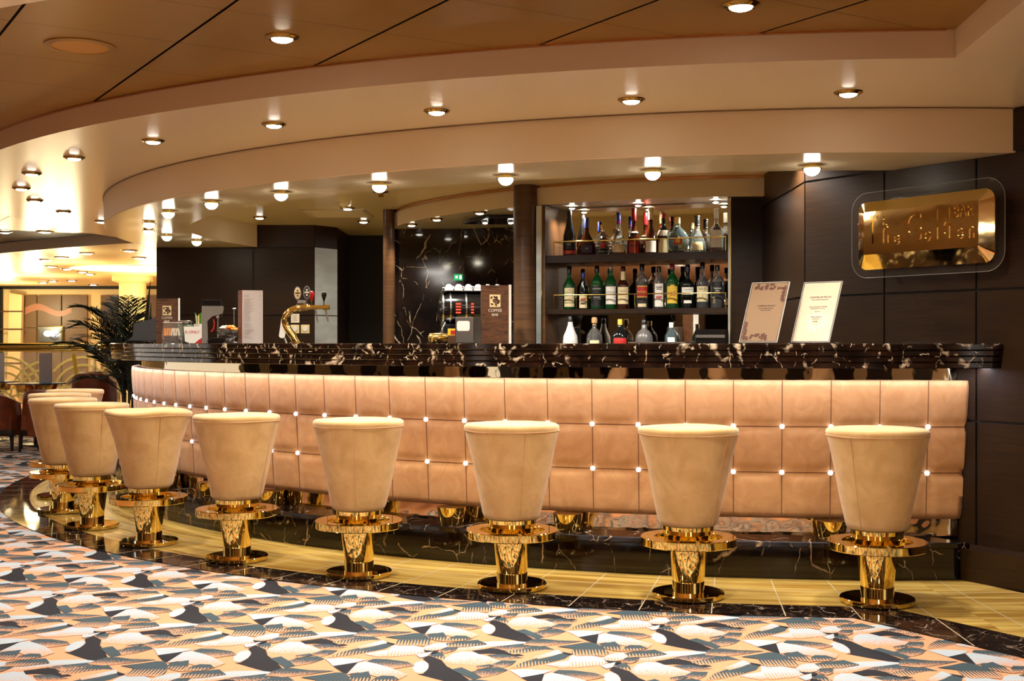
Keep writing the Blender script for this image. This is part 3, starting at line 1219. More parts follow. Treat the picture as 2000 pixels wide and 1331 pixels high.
# ================================================================== GOLD SIGN ON THE WALL
gs = thing('golden_sign', 'gold ingot shaped sign on a clear glass plate on the dark wall', 'sign', tuple(wp(-.28, 1.5, .05)), world=True)


def wq(t, z, off):
    return wp(t, z, off)


def tz(p):
    d = p - W0
    return (d.dot(WU), p.z)


def rrect(t0, t1, z0a, z1a, rad, n=8):
    out = []
    for cx_, cz_, a0 in ((t1 - rad, z1a - rad, 0), (t0 + rad, z1a - rad, 90), (t0 + rad, z0a + rad, 180), (t1 - rad, z0a + rad, 270)):
        for i in range(n + 1):
            a = R(a0 + 90 * i / n)
            out.append((cx_ + rad * math.cos(a), cz_ + rad * math.sin(a)))
    return out


def plate(mb, outline, off0, off1):
    a = mb.verts([wq(t, z, off0) for t, z in outline])
    b = mb.verts([wq(t, z, off1) for t, z in outline])
    mb.face(a)
    mb.face(b[::-1])
    n = len(a)
    for i in range(n):
        mb.face([a[i], a[(i + 1) % n], b[(i + 1) % n], b[i]])


GT0, GT1 = tz(wpix(1664, 450, .085))[0], tz(wpix(1963, 450, .085))[0]
GZ1, GZ0 = wpix(1880, 353.5, .085).z, wpix(1880, 533, .085).z
mb = MB()
plate(mb, rrect(GT0, GT1, GZ0, GZ1, .10), .075, .085)
mb.build('glass_plate', 'signglass', gs)
mb = MB()
oo = rrect(GT0, GT1, GZ0, GZ1, .10)
mb.tube([wq(t, z, .0855) for t, z in oo + oo[:1]], .0013, 6, cap=False)
mb.build('polished_rim', plain('glass_rim', srgb(150, 146, 140), .2), gs)
mb = MB()
for t, z in ((GT0 + .12, GZ0 + .1), (GT1 - .1, GZ0 + .1), (GT0 + .12, GZ1 - .12), (GT1 - .1, GZ1 - .1), (GT0 + .04, GZ1 - .16)):
    mb.tube([wq(t, z, 0), wq(t, z, .076)], .008, 12)
mb.build('standoffs', 'steel', gs)
IT0, IT1 = tz(wpix(1676, 450, .10))[0], tz(wpix(1942, 450, .10))[0]
IZ1, IZ0 = wpix(1880, 373, .1).z, wpix(1880, 516, .1).z
FO = .135
FT0, FT1 = tz(wpix(1687, 450, FO))[0], tz(wpix(1911, 450, FO))[0]
FZ1, FZ0 = wpix(1800, 403, FO).z, wpix(1800, 490, FO).z
mb = MB()
o1 = rrect(IT0, IT1, IZ0, IZ1, .055)
o2 = rrect(FT0, FT1, FZ0, FZ1, .008)
a = mb.verts([wq(t, z, .086) for t, z in o1])
b = mb.verts([wq(t, z, .096) for t, z in o1])
c = mb.verts([wq(t, z, FO) for t, z in o2])
mb.face(a)
mb.face(c)
n = len(a)
for i in range(n):
    mb.face([a[i], a[(i + 1) % n], b[(i + 1) % n], b[i]])
    mb.face([b[i], b[(i + 1) % n], c[(i + 1) % n], c[i]])
mg, nt, bb = newmat('hammered_gold')
bb.inputs['Base Color'].default_value = (.78, .60, .27, 1)
bb.inputs['Metallic'].default_value = 1
bb.inputs['Roughness'].default_value = .07
nz = N(nt, 'ShaderNodeTexNoise', Scale=9, Detail=2)
nt.links.new(coords(nt), nz.inputs['Vector'])
bp = N(nt, 'ShaderNodeBump', Strength=.04, Distance=.02)
nt.links.new(nz.outputs['Fac'], bp.inputs['Height'])
nt.links.new(bp.outputs['Normal'], bb.inputs['Normal'])
M['hgold'] = mg
ing = mb.build('gold_ingot', 'hgold', gs, angle=25)
FW_, FH = FT1 - FT0, FZ1 - FZ0


def sign_text(txt, u, v, h, xs):     # u, v in fractions of the face from its lower left
    pos = wq(FT0 + u * FW_, FZ0 + v * FH, FO + .0005)
    fr = face_frame(pos, WU, (0, 0, 1))
    cu = text_on(txt, h, fr, 'hgold', ing, xs=xs, ext=.005, bold=h * .012)
    return cu


H = FH
for ch, u, v, h, xs in (('T', .075, .54, .92, .62), ('h', .20, .52, .92, .5), ('e', .30, .345, .50, .85), ('G', .455, .54, .98, .72), ('o', .575, .36, .50, .75),
                        ('l', .655, .53, .95, .6), ('d', .735, .53, .95, .5), ('e', .845, .36, .50, .85), ('n', .94, .36, .50, .75), ('BAR', .875, .79, .34, .85)):
    sign_text(ch, u, v, h * H, xs * .95)
# ================================================================== BACK BAR CABINET
F0 = Vector((wx(1072, 8.75), 8.75, 0))
F1 = Vector((wx(1422, 8.28), 8.28, 0))
CE = (F1 - F0).normalized()
CB = Vector((-CE.y, CE.x, 0))
CL = (F1 - F0).length
CM = Matrix((CE, CB, Vector((0, 0, 1)))).transposed().to_4x4()
CM.translation = F0
DEP = .27
cab = thing('display_cabinet', 'mirrored bottle cabinet with two brass railed shelves behind the bar', 'cabinet', tuple(F0), world=True)


def cbox(x0, x1, y0, y1, z0, z1, mb=None):
    mb = mb or MB()
    mb.box(((x0 + x1) / 2, (y0 + y1) / 2, (z0 + z1) / 2), (x1 - x0, y1 - y0, z1 - z0), M4=CM)
    return mb


cbox(-.02, CL, DEP, DEP + .02, 1.0, 2.13).build('mirror_back', 'clean_mirror', cab, smooth=False)
s = cbox(-.045, -.02, -.02, DEP + .02, 1.0, 2.13).build('side_panel', 'wood_mid', cab, smooth=False)
s = cbox(CL, CL + .015, 0, DEP + .02, 1.0, 2.13).build('side_panel', 'steel_door', cab, smooth=False)
s['label'] = 'pale metallic right side panel'
s = cbox(-.085, -.047, -.03, 0, 1.0, 2.13).build('edge_panel', 'steel_door', cab, smooth=False)
mb = cbox(-.046, -.040, -.035, -.02, 1.0, 2.13)
cbox(CL + .016, CL + .022, -.01, .0, 1.0, 2.13, mb)
mb.build('brass_edging', 'gold_rough', cab, smooth=False)
sh = cbox(-.02, CL, 0, DEP - .002, 1.722, 1.774).build('shelf', 'wood', cab, smooth=False)
sh['label'] = 'upper brown shelf'
sh2 = cbox(-.02, CL, 0, DEP - .002, 1.358, 1.39).build('shelf', 'wood', cab, smooth=False)
for zb, zr in ((1.774, 1.872), (1.39, 1.492)):
    mb = MB()
    y = .018
    P = [(.03, zb), (.03, zr), (CL - .02, zr), (CL - .02, zb)]
    mb.tube([CM @ Vector((.03, y, zr)), CM @ Vector((CL - .02, y, zr))], .005, 10)
    for xx in (.03, CL * .49, CL - .02):
        mb.tube([CM @ Vector((xx, y, zb)), CM @ Vector((xx, y, zr))], .0035, 8)
    mb.tube([CM @ Vector((.03, y, zr)), CM @ Vector((.03, DEP - .01, zr))], .0035, 8)
    mb.build('shelf_rail', 'gold_rough', cab)
# lamps in the cabinet head
for k, xx in enumerate((.13, .62, 1.17)):
    lp = CM @ Vector((xx, .13, 2.13))
    t = thing('cabinet_lamp', ['left', 'middle', 'right'][k] + ' small lamp glowing in the head of the bottle cabinet', 'lamp', tuple(lp), 0, 'cabinet head lamps')
    mb = MB()
    mb.lathe([(.03, 0), (.03, -.006), (.022, -.012)], 20, cap=False)
    mb.build('rim', 'steel', t)
    mb = MB()
    mb.lathe([(.02, -.004), (.02, -.012), (.012, -.018), (.001, -.020)], 20)
    mb.build('bulb', 'cablamp', t)
    lamp_light(tuple(lp - Vector((0, 0, .03))), 26, 2.6, .5, (1, .92, .78), .015)

# back counter
mb = MB()
mb.sweep_arc([(3.55, 1.01), (3.55, 1.04), (3.08, 1.04), (3.08, 1.01)], 5.5, 75, 60)
bc = thing('back_counter', 'low dark work counter behind the bar, under the bottles and coffee machine', 'counter', tuple(pol(3.3, 20)), world=True)
mb.build('worktop', 'marble', bc)
mb = MB()
mb.sweep_arc([(3.50, .0015), (3.50, 1.01), (3.10, 1.01), (3.10, .0015)], 5.5, 75, 60)
mb.build('cupboard_front', 'wood', bc)
mb = MB()
mb.box((CL / 2 - .01, .14, .52), (CL, .26, 1.037), M4=CM)
pc_ = mb.build('cabinet_base', 'wood', cab, smooth=False)


# ------------------------------------------------------------------ bottles
def bottle(label, cat, px, base, prof, gmat, cap=None, labels=(), texts=(), liquid=None, g=.115, sq=1., group=None, extras=None):
    ray = Vector(((px - 1000) / FPX, 1, 0))
    a = F0 + CB * g
    d = a.dot(CB) / ray.dot(CB)
    p = ray * d
    rz = math.atan2(p.x, p.y)               # face the room
    t = thing('bottle', label, cat, (p.x, p.y, base + .0008), -rz, group)
    mb = MB()
    mb.lathe(prof, 28, sy=sq)
    mb.build('glass_body', gmat, t, angle=50)
    if liquid:
        lm, top_ = liquid
        lp = [(max(r - .0035, .002), z + .003) for r, z in prof if z < top_]
        r_at = lp[-1][0]
        lp = [(lp[0][0], lp[0][1])] + lp[1:] + [(r_at, top_)]
        mb = MB()
        mb.lathe(lp, 24, sy=sq)
        mb.build('spirit', lm, t, angle=50)
    if cap:
        for (cp, cmname, nm) in cap:
            mb = MB()
            mb.lathe(cp, 20)
            mb.build(nm, cmname, t, angle=50)

    def rad(z):
        for (r0, z0), (r1, z1) in zip(prof, prof[1:]):
            if z0 <= z <= z1 and z1 > z0:
                return r0 + (r1 - r0) * (z - z0) / (z1 - z0)
        return prof[2][0]
    for z0, z1, ha, lmname in labels:
        mb = MB()
        n = 14
        rows = [z0 + (z1 - z0) * k / 4 for k in range(5)]
        vs = [[mb.bm.verts.new(((rad(z) + .0009) * math.sin(-ha + 2 * ha * i / n), -(rad(z) + .0009) * sq * math.cos(-ha + 2 * ha * i / n), z)) for i in range(n + 1)] for z in rows]
        for r0, r1 in zip(vs, vs[1:]):
            for i in range(n):
                mb.face([r0[i], r0[i + 1], r1[i + 1], r1[i]])
        mb.build('paper_label', lmname, t)
    for s_, size, z, tm, xs in texts:
        rr = rad(z) + .0012
        fr = face_frame((0, 0, z), (1, 0, 0), (0, 0, 1))
        me = text_mesh(s_, size, .0002, xs)
        for v in me.vertices:
            q = v.co
            an = q.x / rr
            v.co = Vector((rr * math.sin(an), -(rr + q.z) * sq * math.cos(an), z + q.y))
        me.materials.append(M[tm])
        o = bpy.data.objects.new('lettering', me)
        COL.objects.link(o)
        o.parent = t
    if extras:
        extras(t)
    return t


def standard(r, hs, hn, h, rn=.014):      # shoulder bottle: body to hs, shoulder to hn, neck to h
    return [(r * .9, 0), (r, .006), (r, hs), (r * .93, hs + (hn - hs) * .25), (r * .7, hs + (hn - hs) * .55), (rn * 1.25, hn), (rn, hn + .012), (rn, h)]


def capz(z0, z1, r=.0155):
    return [(r, z0), (r, z1 - .003), (r * .85, z1)]


U, V_, L_ = 1.774, 1.39, 1.04
gu, gm, gl = 'bottles on the upper cabinet shelf', 'bottles on the lower cabinet shelf', 'bottles on the back counter'
champ = [(.044, 0), (.047, .008), (.047, .10), (.044, .15), (.032, .20), (.020, .25), (.0155, .28), (.0155, .315)]
bottle('tall black champagne shaped bottle with red band, leftmost on the upper shelf', 'bottle', 1112, U, champ, 'silverglass', [(capz(.29, .325, .0165), 'cap_black', 'cap')],
       [(.012, .04, 1.0, 'lab_red'), (.05, .062, 1.0, 'lab_black')], [('V.S.O.P', .014, .026, 'lab_yellow', 1)], group=gu)
bottle('squat amber decanter with blue cap and navy oval label on the upper shelf', 'bottle', 1146, U, [(.052, 0), (.062, .012), (.066, .05), (.06, .085), (.04, .12), (.02, .155), (.014, .175), (.014, .21)], 'darkamber',
       [(capz(.20, .27, .0155), 'cap_blue', 'cap')], [(.02, .075, .62, 'lab_navy')], [('XO', .014, .048, 'lab_yellow', 1)], group=gu, sq=.6)


def crystal_prof():
    out = [(.034, 0)]
    for k in range(12):
        z = .008 + k * .011
        base = .036 + .016 * math.sin(min(1, k / 8) * PI * .75)
        out.append((base * (1.08 if k % 2 else .94), z))
    out += [(.03, .15), (.017, .165), (.016, .18)]
    return out


bottle('cut crystal decanter with golden flared stopper on the upper shelf', 'decanter', 1177, U, crystal_prof(), 'clear', [([(.012, .178), (.014, .19), (.017, .2), (.022, .212), (.012, .218)], 'gold_rough', 'stopper')],
       [(.05, .09, .35, 'lab_red')], liquid=('darkamber', .06), group=gu)
bottle('clear carafe bottle with long blue cap and cream label on the upper shelf', 'bottle', 1208, U, [(.05, 0), (.054, .01), (.05, .07), (.038, .12), (.02, .17), (.014, .2), (.014, .235)], 'clear',
       [(capz(.215, .30, .0165), 'cap_blue', 'cap'), ([(.0168, .225), (.0168, .235)], 'cap_red', 'cap_band')], [(.016, .075, .75, 'lab_cream')], liquid=('amber', .02), group=gu)
bottle('dark cognac bottle with long maroon cap, white seal and red label on the upper shelf', 'bottle', 1238, U, [(.044, 0), (.047, .008), (.047, .08), (.045, .10), (.033, .14), (.017, .18), (.0145, .2), (.0145, .25)], 'darkamber',
       [(capz(.235, .325, .0165), 'cap_maroon', 'cap'), ([(.001, .149), (.033, .15), (.025, .16), (.019, .172)], 'cap_white', 'seal')], [(.008, .088, .8, 'lab_red'), (.052, .066, .6, 'lab_navy')], group=gu)
bottle('dark bottle with tall cream and gold cap and white label on the upper shelf', 'bottle', 1271, U, [(.044, 0), (.047, .008), (.047, .085), (.044, .11), (.03, .15), (.017, .19), (.0145, .205), (.0145, .25)], 'darkamber',
       [(capz(.24, .325, .018), 'lab_cream', 'cap')], [(.01, .09, .85, 'lab_white')], group=gu)
bottle('black bottle with red topped cap and broad white label on the upper shelf', 'bottle', 1296, U, standard(.043, .13, .19, .25), 'darkglass',
       [(capz(.25, .285, .017), 'cap_red', 'cap'), ([(.044, .125), (.042, .14), (.033, .165)], 'cap_white', 'shoulder_seal')], [(.008, .10, 1.0, 'lab_cream')], group=gu, g=.15)
flask = [(.03, 0), (.055, .012), (.072, .04), (.078, .075), (.072, .11), (.055, .14), (.03, .165), (.016, .178), (.015, .215)]
bottle('round pale blue crystal flask with dark red seal on the upper shelf', 'bottle', 1324, U, flask, 'blueglass', [(capz(.20, .245, .017), 'lab_cream', 'cap')], [(.055, .105, .38, 'lab_red'), (.067, .093, .2, 'lab_yellow')], liquid=('amber', .014), sq=.5, group=gu, g=.06)
bottle('clear flared bottle with ribbed black cap and cream label on the upper shelf', 'bottle', 1362, U, [(.055, 0), (.06, .01), (.058, .06), (.045, .10), (.025, .145), (.016, .165), (.016, .20)], 'clear',
       [([(.016, .19), (.019, .195), (.016, .20), (.019, .207), (.016, .214), (.019, .221), (.016, .228), (.019, .236), (.016, .243), (.021, .25), (.018, .258)], 'cap_black', 'cap')], [(.018, .075, .7, 'lab_cream')], sq=.7, group=gu, g=.14)
bottle('clear round shouldered bottle with white cap and tall white label, rightmost on the upper shelf', 'bottle', 1399, U, standard(.047, .15, .19, .27), 'clear', [(capz(.23, .30, .016), 'cap_white', 'cap')], [(.03, .15, .9, 'lab_white')], liquid=('amber', .03), group=gu)

bottle('green whisky bottle with cream label, leftmost on the lower shelf', 'bottle', 1112, V_, standard(.044, .17, .225, .29), 'greenglass', [(capz(.26, .31, .0155), 'cap_black', 'cap')], [(.05, .155, .9, 'lab_cream'), (.02, .045, .9, 'lab_cream')],
       [('THE', .012, .14, 'ink', 1), ('GLENLIVET', .0165, .122, 'ink', .9), ('12', .014, .08, 'ink', 1)], group=gm)
bottle('small dark bottle with blue cap and gold patterned label on the lower shelf', 'bottle', 1139, V_, [(.03, 0), (.032, .006), (.032, .10), (.028, .14), (.018, .185), (.012, .21), (.012, .235)], 'darkglass', [(capz(.225, .265, .0135), 'cap_blue', 'cap')], [(.01, .10, 1.0, 'lab_cream'), (.035, .05, .6, 'lab_black'), (.065, .08, .6, 'lab_red')], group=gm)
bottle('square shouldered green and black bottle with white lettered black label', 'bottle', 1166, V_, standard(.046, .19, .235, .29), 'greenglass', [(capz(.26, .31, .016), 'cap_black', 'cap')], [(.02, .165, .95, 'lab_black')],
       [("JACK DANIEL'S", .012, .145, 'cap_white', .85), ('TENNESSEE', .010, .085, 'cap_white', 1), ('WHISKEY', .0135, .07, 'cap_white', 1)], group=gm)
bottle('green whisky bottle with greyish white label on the lower shelf', 'bottle', 1193, V_, standard(.042, .19, .235, .29), 'greenglass', [(capz(.285, .305, .0155), 'cap_white', 'cap')], [(.035, .16, .95, 'lab_white')],
       [('LAPHROAIG', .0155, .12, 'ink', .85), ('10', .012, .15, 'red', 1)], group=gm)
bottle('dark amber bottle with cream neck strip and arched cream label on the lower shelf', 'bottle', 1217, V_, standard(.044, .165, .20, .28), 'darkamber', [(capz(.27, .302, .017), 'darkamber', 'cap'), ([(.0165, .205), (.0155, .265)], 'lab_cream', 'neck_strip')], [(.035, .155, .95, 'lab_cream')],
       [('CANADIAN', .012, .125, 'ink', .9), ('V.O.', .022, .098, 'lab_yellow', 1)], group=gm)
bottle('dark whisky bottle with slanting red label on the lower shelf', 'bottle', 1254, V_, standard(.044, .20, .245, .29), 'clear', [(capz(.27, .315, .0165), 'cap_black', 'cap')], [(.085, .155, .9, 'lab_red'), (.155, .162, .9, 'lab_yellow'), (.08, .086, .9, 'lab_yellow'), (.014, .036, .7, 'lab_cream')],
       [('Red Label', .021, .12, 'lab_yellow', .85)], liquid=('darkamber', .19), group=gm)
bottle('clear bottle with tall white label and red oval on the lower shelf', 'bottle', 1287, V_, standard(.041, .18, .235, .285), 'clear', [(capz(.255, .295, .0155), 'cap_black', 'cap')], [(.014, .175, .75, 'lab_white'), (.07, .09, .55, 'lab_red'), (.145, .153, .55, 'lab_black'), (.132, .139, .45, 'lab_black')], liquid=('amber', .02), group=gm)
bottle('green whisky bottle with bright yellow label on the lower shelf', 'bottle', 1313, V_, standard(.044, .19, .24, .29), 'greenglass', [(capz(.27, .312, .0165), 'cap_maroon', 'cap')], [(.035, .155, .9, 'lab_yellow'), (.15, .165, .35, 'lab_yellow')],
       [('J&B', .048, .10, 'red', .62)], group=gm)
bottle('black bottle with white script label and small white tag on the lower shelf', 'bottle', 1343, V_, standard(.048, .165, .20, .285), 'darkglass', [(capz(.25, .305, .017), 'cap_black', 'cap')], [(.095, .145, .95, 'lab_white'), (.035, .055, .55, 'lab_white')],
       [('Canadian', .0165, .13, 'ink', .9), ('Club', .0165, .110, 'ink', .9)], group=gm)
bottle('amber bourbon bottle with brown and cream label on the lower shelf', 'bottle', 1372, V_, standard(.044, .17, .22, .29), 'clear', [(capz(.27, .318, .0165), 'cap_black', 'cap')], [(.045, .15, .95, 'lab_cream')],
       [('WILD', .026, .13, 'ink', .8), ('TURKEY', .014, .105, 'ink', .9), ('-8-', .016, .082, 'ink', 1)], liquid=('darkamber', .165), group=gm)
bottle('clear round bottle with black arched label, rightmost on the lower shelf', 'bottle', 1401, V_, standard(.048, .18, .225, .27), 'clear', [(capz(.255, .295, .0155), 'cap_black', 'cap')], [(.08, .18, .8, 'lab_black')],
       [('Tullamore', .0145, .135, 'cap_white', .95), ('Dew', .0145, .118, 'cap_white', .95)], liquid=('amber', .03), group=gm)

GLB = dict(g=-.12, group=gl)
bottle('white pear shaped bottle with black cap, leftmost on the back counter', 'bottle', 1114, L_, [(.046, 0), (.05, .01), (.052, .12), (.048, .16), (.030, .20), (.018, .24), (.016, .27)], 'whiteglass', [(capz(.258, .295, .017), 'cap_black', 'cap')], **GLB)
bottle('squat clear bottle with round cork stopper on the back counter', 'bottle', 1161, L_, [(.05, 0), (.056, .01), (.056, .13), (.05, .17), (.03, .20), (.016, .215), (.016, .235)], 'clear', [([(.013, .232), (.013, .245), (.02, .25), (.02, .282), (.012, .29)], 'cork', 'cork')], [(.07, .13, .6, 'lab_cream')], liquid=('clear', .12), **GLB)
bottle('dark orange liqueur bottle with red and yellow label on the back counter', 'bottle', 1211, L_, [(.055, 0), (.06, .01), (.06, .13), (.053, .17), (.035, .20), (.018, .22), (.015, .25)], 'darkglass', [(capz(.235, .275, .0165), 'lab_yellow', 'cap')], [(.10, .145, .8, 'lab_red'), (.07, .10, .8, 'lab_yellow')], **GLB)


def spout(t):
    mb = MB()
    mb.tube([(0, 0, .26), (0, 0, .285), (-.006, 0, .30), (-.012, 0, .325)], .004, 8)
    mb.build('pouring_spout', 'cap_black', t)


bottle('frosted grey bottle with curved black pouring spout on the back counter', 'bottle', 1258, L_, [(.055, 0), (.06, .01), (.06, .13), (.056, .16), (.04, .19), (.02, .205), (.016, .25)], 'smoke', [(capz(.24, .27, .02), 'cap_black', 'cap')], extras=spout, **GLB)
bottle('pale blue gin bottle with white oval label on the back counter', 'bottle', 1311, L_, standard(.042, .155, .20, .235), 'blueglass', [(capz(.215, .25, .015), 'cap_white', 'cap')], [(.085, .15, .6, 'lab_white')], **GLB)

# tray and small till on the back counter
p = at(1285, 667, 8.12)
t = thing('steel_tray', 'long brushed steel tray rail in front of the back counter bottles', 'tray', (p.x, p.y, 1.0408), -R(14))
mb = MB()
mb.box((0, 0, .055), (.36, .14, .11), bevel=.004)
mb.build('body', 'steel', t, smooth=False)
mb = MB()
mb.box((0, 0, .114), (.38, .16, .008), bevel=.002)
mb.build('lid', 'steel', t, smooth=False)
p = at(1391, 668, 8.0)
t = thing('card_printer', 'low black printer with a silver front edge at the right end of the back counter', 'printer', (p.x, p.y, 1.0408), -R(18))
mb = MB()
mb.prism_m([(-.08, 0), (.08, 0), (.08, .16), (.06, .20), (-.08, .20)], .19, face_frame((-.095, 0, 0), (0, 1, 0), (0, 0, 1)))
mb.build('case', 'blackgloss', t, smooth=False)
mb = MB()
mb.box((0, -.083, .155), (.19, .008, .02))
mb.build('silver_edge', 'steel', t, smooth=False)
# ================================================================== THINGS ON THE COUNTER
CT = 1.1503
DD = math.hypot(CX, CY)


def on_counter(px, r):           # the near point of circle r along the sight line of pixel column px
    ray = Vector(((px - 1000) / FPX, 1, 0)).normalized()
    c = Vector((CX, CY, 0))
    b = ray.dot(c)
    q = r * r - (DD * DD - b * b)
    s = b - math.sqrt(max(q, 0))
    p = ray * s
    return Vector((p.x, p.y, CT))


def face_cam(p):
    return -math.atan2(p.x, p.y)


def lettered(t, s, size, x, z, y, mat, xs=1., rz=0.):
    return text_on(s, size, face_frame((x, y, z), (1, 0, 0), (0, 0, 1)), mat, t, xs=xs, ext=.0006)


# coffee bar signs
def coffee_sign(p, label, turn):
    t = thing('coffee_sign', label, 'sign', p, face_cam(p) + turn, 'coffee bar table signs')
    w, h = .150, .318
    mb = MB()
    mb.box((0, 0, h / 2), (w, .026, h))
    mb.build('wood_panel', 'wood_mid2', t, smooth=False)
    mb = MB()
    mb.box((w / 2 + .008, .006, h / 2), (.014, .05, h + .004), bevel=.002)
    mb.build('acrylic_stand', 'white', t, smooth=False)
    mb = MB()
    mb.box((0, -.0137, h * .73), (.060, .001, .068))
    pic = mb.build('picture', 'lab_cream', t, smooth=False)
    mb = MB()
    rnd = random.Random(3)
    for k in range(15):
        a = rnd.uniform(0, PI)
        cxx, cz = rnd.uniform(-.021, .021), h * .73 + rnd.uniform(-.025, .024)
        mb.prism_m([(cxx + .0085 * math.cos(q) * math.cos(a) - .005 * math.sin(q) * math.sin(a), cz + .0085 * math.cos(q) * math.sin(a) + .005 * math.sin(q) * math.cos(a)) for q in [2 * PI * j / 10 for j in range(10)]],
                   .0012, face_frame((0, -.0142, 0), (1, 0, 0), (0, 0, 1)))
    mb.build('coffee_beans', 'bean', pic, smooth=False)
    lettered(t, 'COFFEE', .022, 0, h * .565, -.0138, 'cap_white', 1.0)
    lettered(t, 'BAR', .020, 0, h * .49, -.0138, 'cap_white', 1.0)
    return t


M['wood_mid2'] = noise_mat('striped_walnut', srgb(58, 32, 18), srgb(112, 72, 42), 9, (1.2, 1, 12), .4, 4, 1.5)
M['bean'] = plain('coffee_bean_print', srgb(84, 44, 26), .6)
coffee_sign(on_counter(326, 5.10), 'dark walnut coffee bar sign at the left end of the counter', .0)
coffee_sign(on_counter(966, 5.02), 'dark walnut coffee bar sign beside the napkin dispenser, in front of the round pilaster', .18)

# dark till at the far left
p = on_counter(283, 5.13)
t = thing('cash_register', 'dark grey sloping till screen at the left end of the counter behind the palm', 'register', p, face_cam(p))
mb = MB()
mb.prism_m([(-.16, .0), (.13, .0), (.13, .205), (-.02, .165), (-.08, .15), (-.09, .05)], .2, face_frame((0, .1, 0), (1, 0, 0), (0, 0, 1)))
mb.build('housing', plain('dark_grey_plastic', srgb(58, 58, 60), .45), t, smooth=False)
mb = MB()
mb.box((0, .0, .012), (.26, .24, .02), bevel=.004)
mb.build('base', 'blackgloss', t, smooth=False)
p = on_counter(292, 5.25)
t = thing('ashtray', 'tiny silver dish on the far left end of the counter', 'dish', p)
mb = MB()
mb.lathe([(.02, 0), (.04, .008), (.042, .012), (.03, .006), (.001, .004)], 20)
mb.build('dish', 'steel', t)

# clear sweet box
p = on_counter(337, 5.27)
t = thing('sachet_box', 'clear box of orange and white sachets in front of the left coffee sign', 'box', p, face_cam(p))
mb = MB()
outer = [(-.062, 0), (.062, 0), (.066, .06), (.060, .135), (-.055, .135), (-.068, .06)]
mb.prism_m(outer, .09, face_frame((0, .045, 0), (1, 0, 0), (0, 0, 1)))
mb.build('clear_case', 'acrylic', t, smooth=False)
mb = MB()
mb.box((0, 0, .137), (.122, .092, .004))
mb.build('lid', 'white', t, smooth=False)
rnd = random.Random(5)
for k in range(14):
    mb = MB()
    x = -.048 + .0145 * (k % 7)
    M4 = Matrix.Translation((x, -.03 + .035 * (k // 7), .075)) @ Matrix.Rotation(rnd.uniform(-.2, .2), 4, 'Y')
    mb.box((0, 0, 0), (.011, .02, .05), M4=M4)
    mb.build('sachet', 'orange' if (k % 7) < 3 else 'paper', t, smooth=False)
mb = MB()
for k in range(26):
    M4 = Matrix.Translation((rnd.uniform(-.05, .05), rnd.uniform(-.035, .035), rnd.uniform(.008, .042))) @ Matrix.Rotation(rnd.uniform(-1, 1), 4, 'Y') @ Matrix.Rotation(rnd.uniform(-1, 1), 4, 'X')
    mb.box((0, 0, 0), (.032, .02, .006), M4=M4)
bb_ = mb.build('brown_wrapped_sweets', 'bean', t, smooth=False)
bb_['kind'] = 'stuff'

# white lettered box, jar, straw packs
p = on_counter(377, 5.22)
t = thing('donation_box', 'white box lettered in red between the sachet box and the juice machine', 'box', p, face_cam(p))
mb = MB()
mb.prism_m([(-.05, .012), (-.02, 0), (.045, .0), (.055, .03), (.055, .108), (-.058, .108)], .06, face_frame((0, .03, 0), (1, 0, 0), (0, 0, 1)))
mb.build('carton', 'white', t, smooth=False)
mb = MB()
mb.prism_m([(.01, .0), (.0555, .0), (.0555, .036), (.03, .018)], .062, face_frame((0, .031, 0), (1, 0, 0), (0, 0, 1)))
mb.build('red_corner', 'lab_red', t, smooth=False)
lettered(t, 'R ONLY', .027, -.004, .072, -.0305, 'red', .95)
p = on_counter(362, 5.08)
t = thing('storage_jar', 'grey green glass jar with lid behind the white lettered box', 'jar', p)
mb = MB()
mb.lathe([(.045, 0), (.052, .01), (.052, .12), (.045, .135)], 24)
mb.build('jar_body', plain('grey_green_jar', srgb(96, 108, 88), .15), t)
mb = MB()
mb.lathe([(.055, .135), (.056, .15), (.03, .157)], 24)
mb.build('lid', 'steel', t)
p = on_counter(389, 5.06)
t = thing('straw_holder', 'white cup of yellow and green tipped straws against the juice machine', 'holder', p)
mb = MB()
mb.lathe([(.03, 0), (.036, .13), (.034, .13), (.028, .01)], 20, cap=False)
mb.build('cup', 'white', t)
for k in range(9):
    mb = MB()
    a = k * .7
    mb.tube([(.012 * math.cos(a), .012 * math.sin(a), .02), (.026 * math.cos(a), .026 * math.sin(a), .185 + .01 * (k % 3))], .0032, 6)
    mb.build('straw', ['white', 'yellow', 'green'][k % 3], t)

# juice / hot water machine
p = on_counter(408, 5.12)
t = thing('drink_dispenser', 'grey drink dispenser with black top and overhanging spout on the counter', 'dispenser', p, face_cam(p))
mb = MB()
mb.prism_m([(-.045, 0), (-.005, 0), (-.010, .145), (.02, .175), (.088, .195), (.094, .225), (.092, .242), (-.045, .242)], .1, face_frame((0, .05, 0), (1, 0, 0), (0, 0, 1)))
mb.build('housing', plain('grey_machine_paint', srgb(122, 116, 108), .45), t, smooth=False)
mb = MB()
mb.box((.018, 0, .262), (.124, .102, .044), bevel=.006)
mb.build('black_top', 'blackgloss', t, smooth=False)
mb = MB()
mb.tube([(.058, 0, .2), (.058, 0, .035)], .005, 10)
mb.tube([(.058, 0, .175), (.082, 0, .175), (.086, 0, .2)], .003, 8)
mb.box((.055, 0, .178), (.02, .03, .03), bevel=.003)
mb.build('tap_pipe', 'steel', t)
mb = MB()
mb.tube([(.022, 0, .17), (.034, -.01, .13), (.028, -.012, .09), (.012, -.01, .075)], .005, 8)
mb.build('hose', 'redgloss', t)
mb = MB()
mb.box((.06, 0, .028), (.1, .09, .014), bevel=.004)
mb.box((.055, 0, .012), (.14, .10, .022), bevel=.004)
mb.build('drip_tray', 'blackgloss', t, smooth=False)

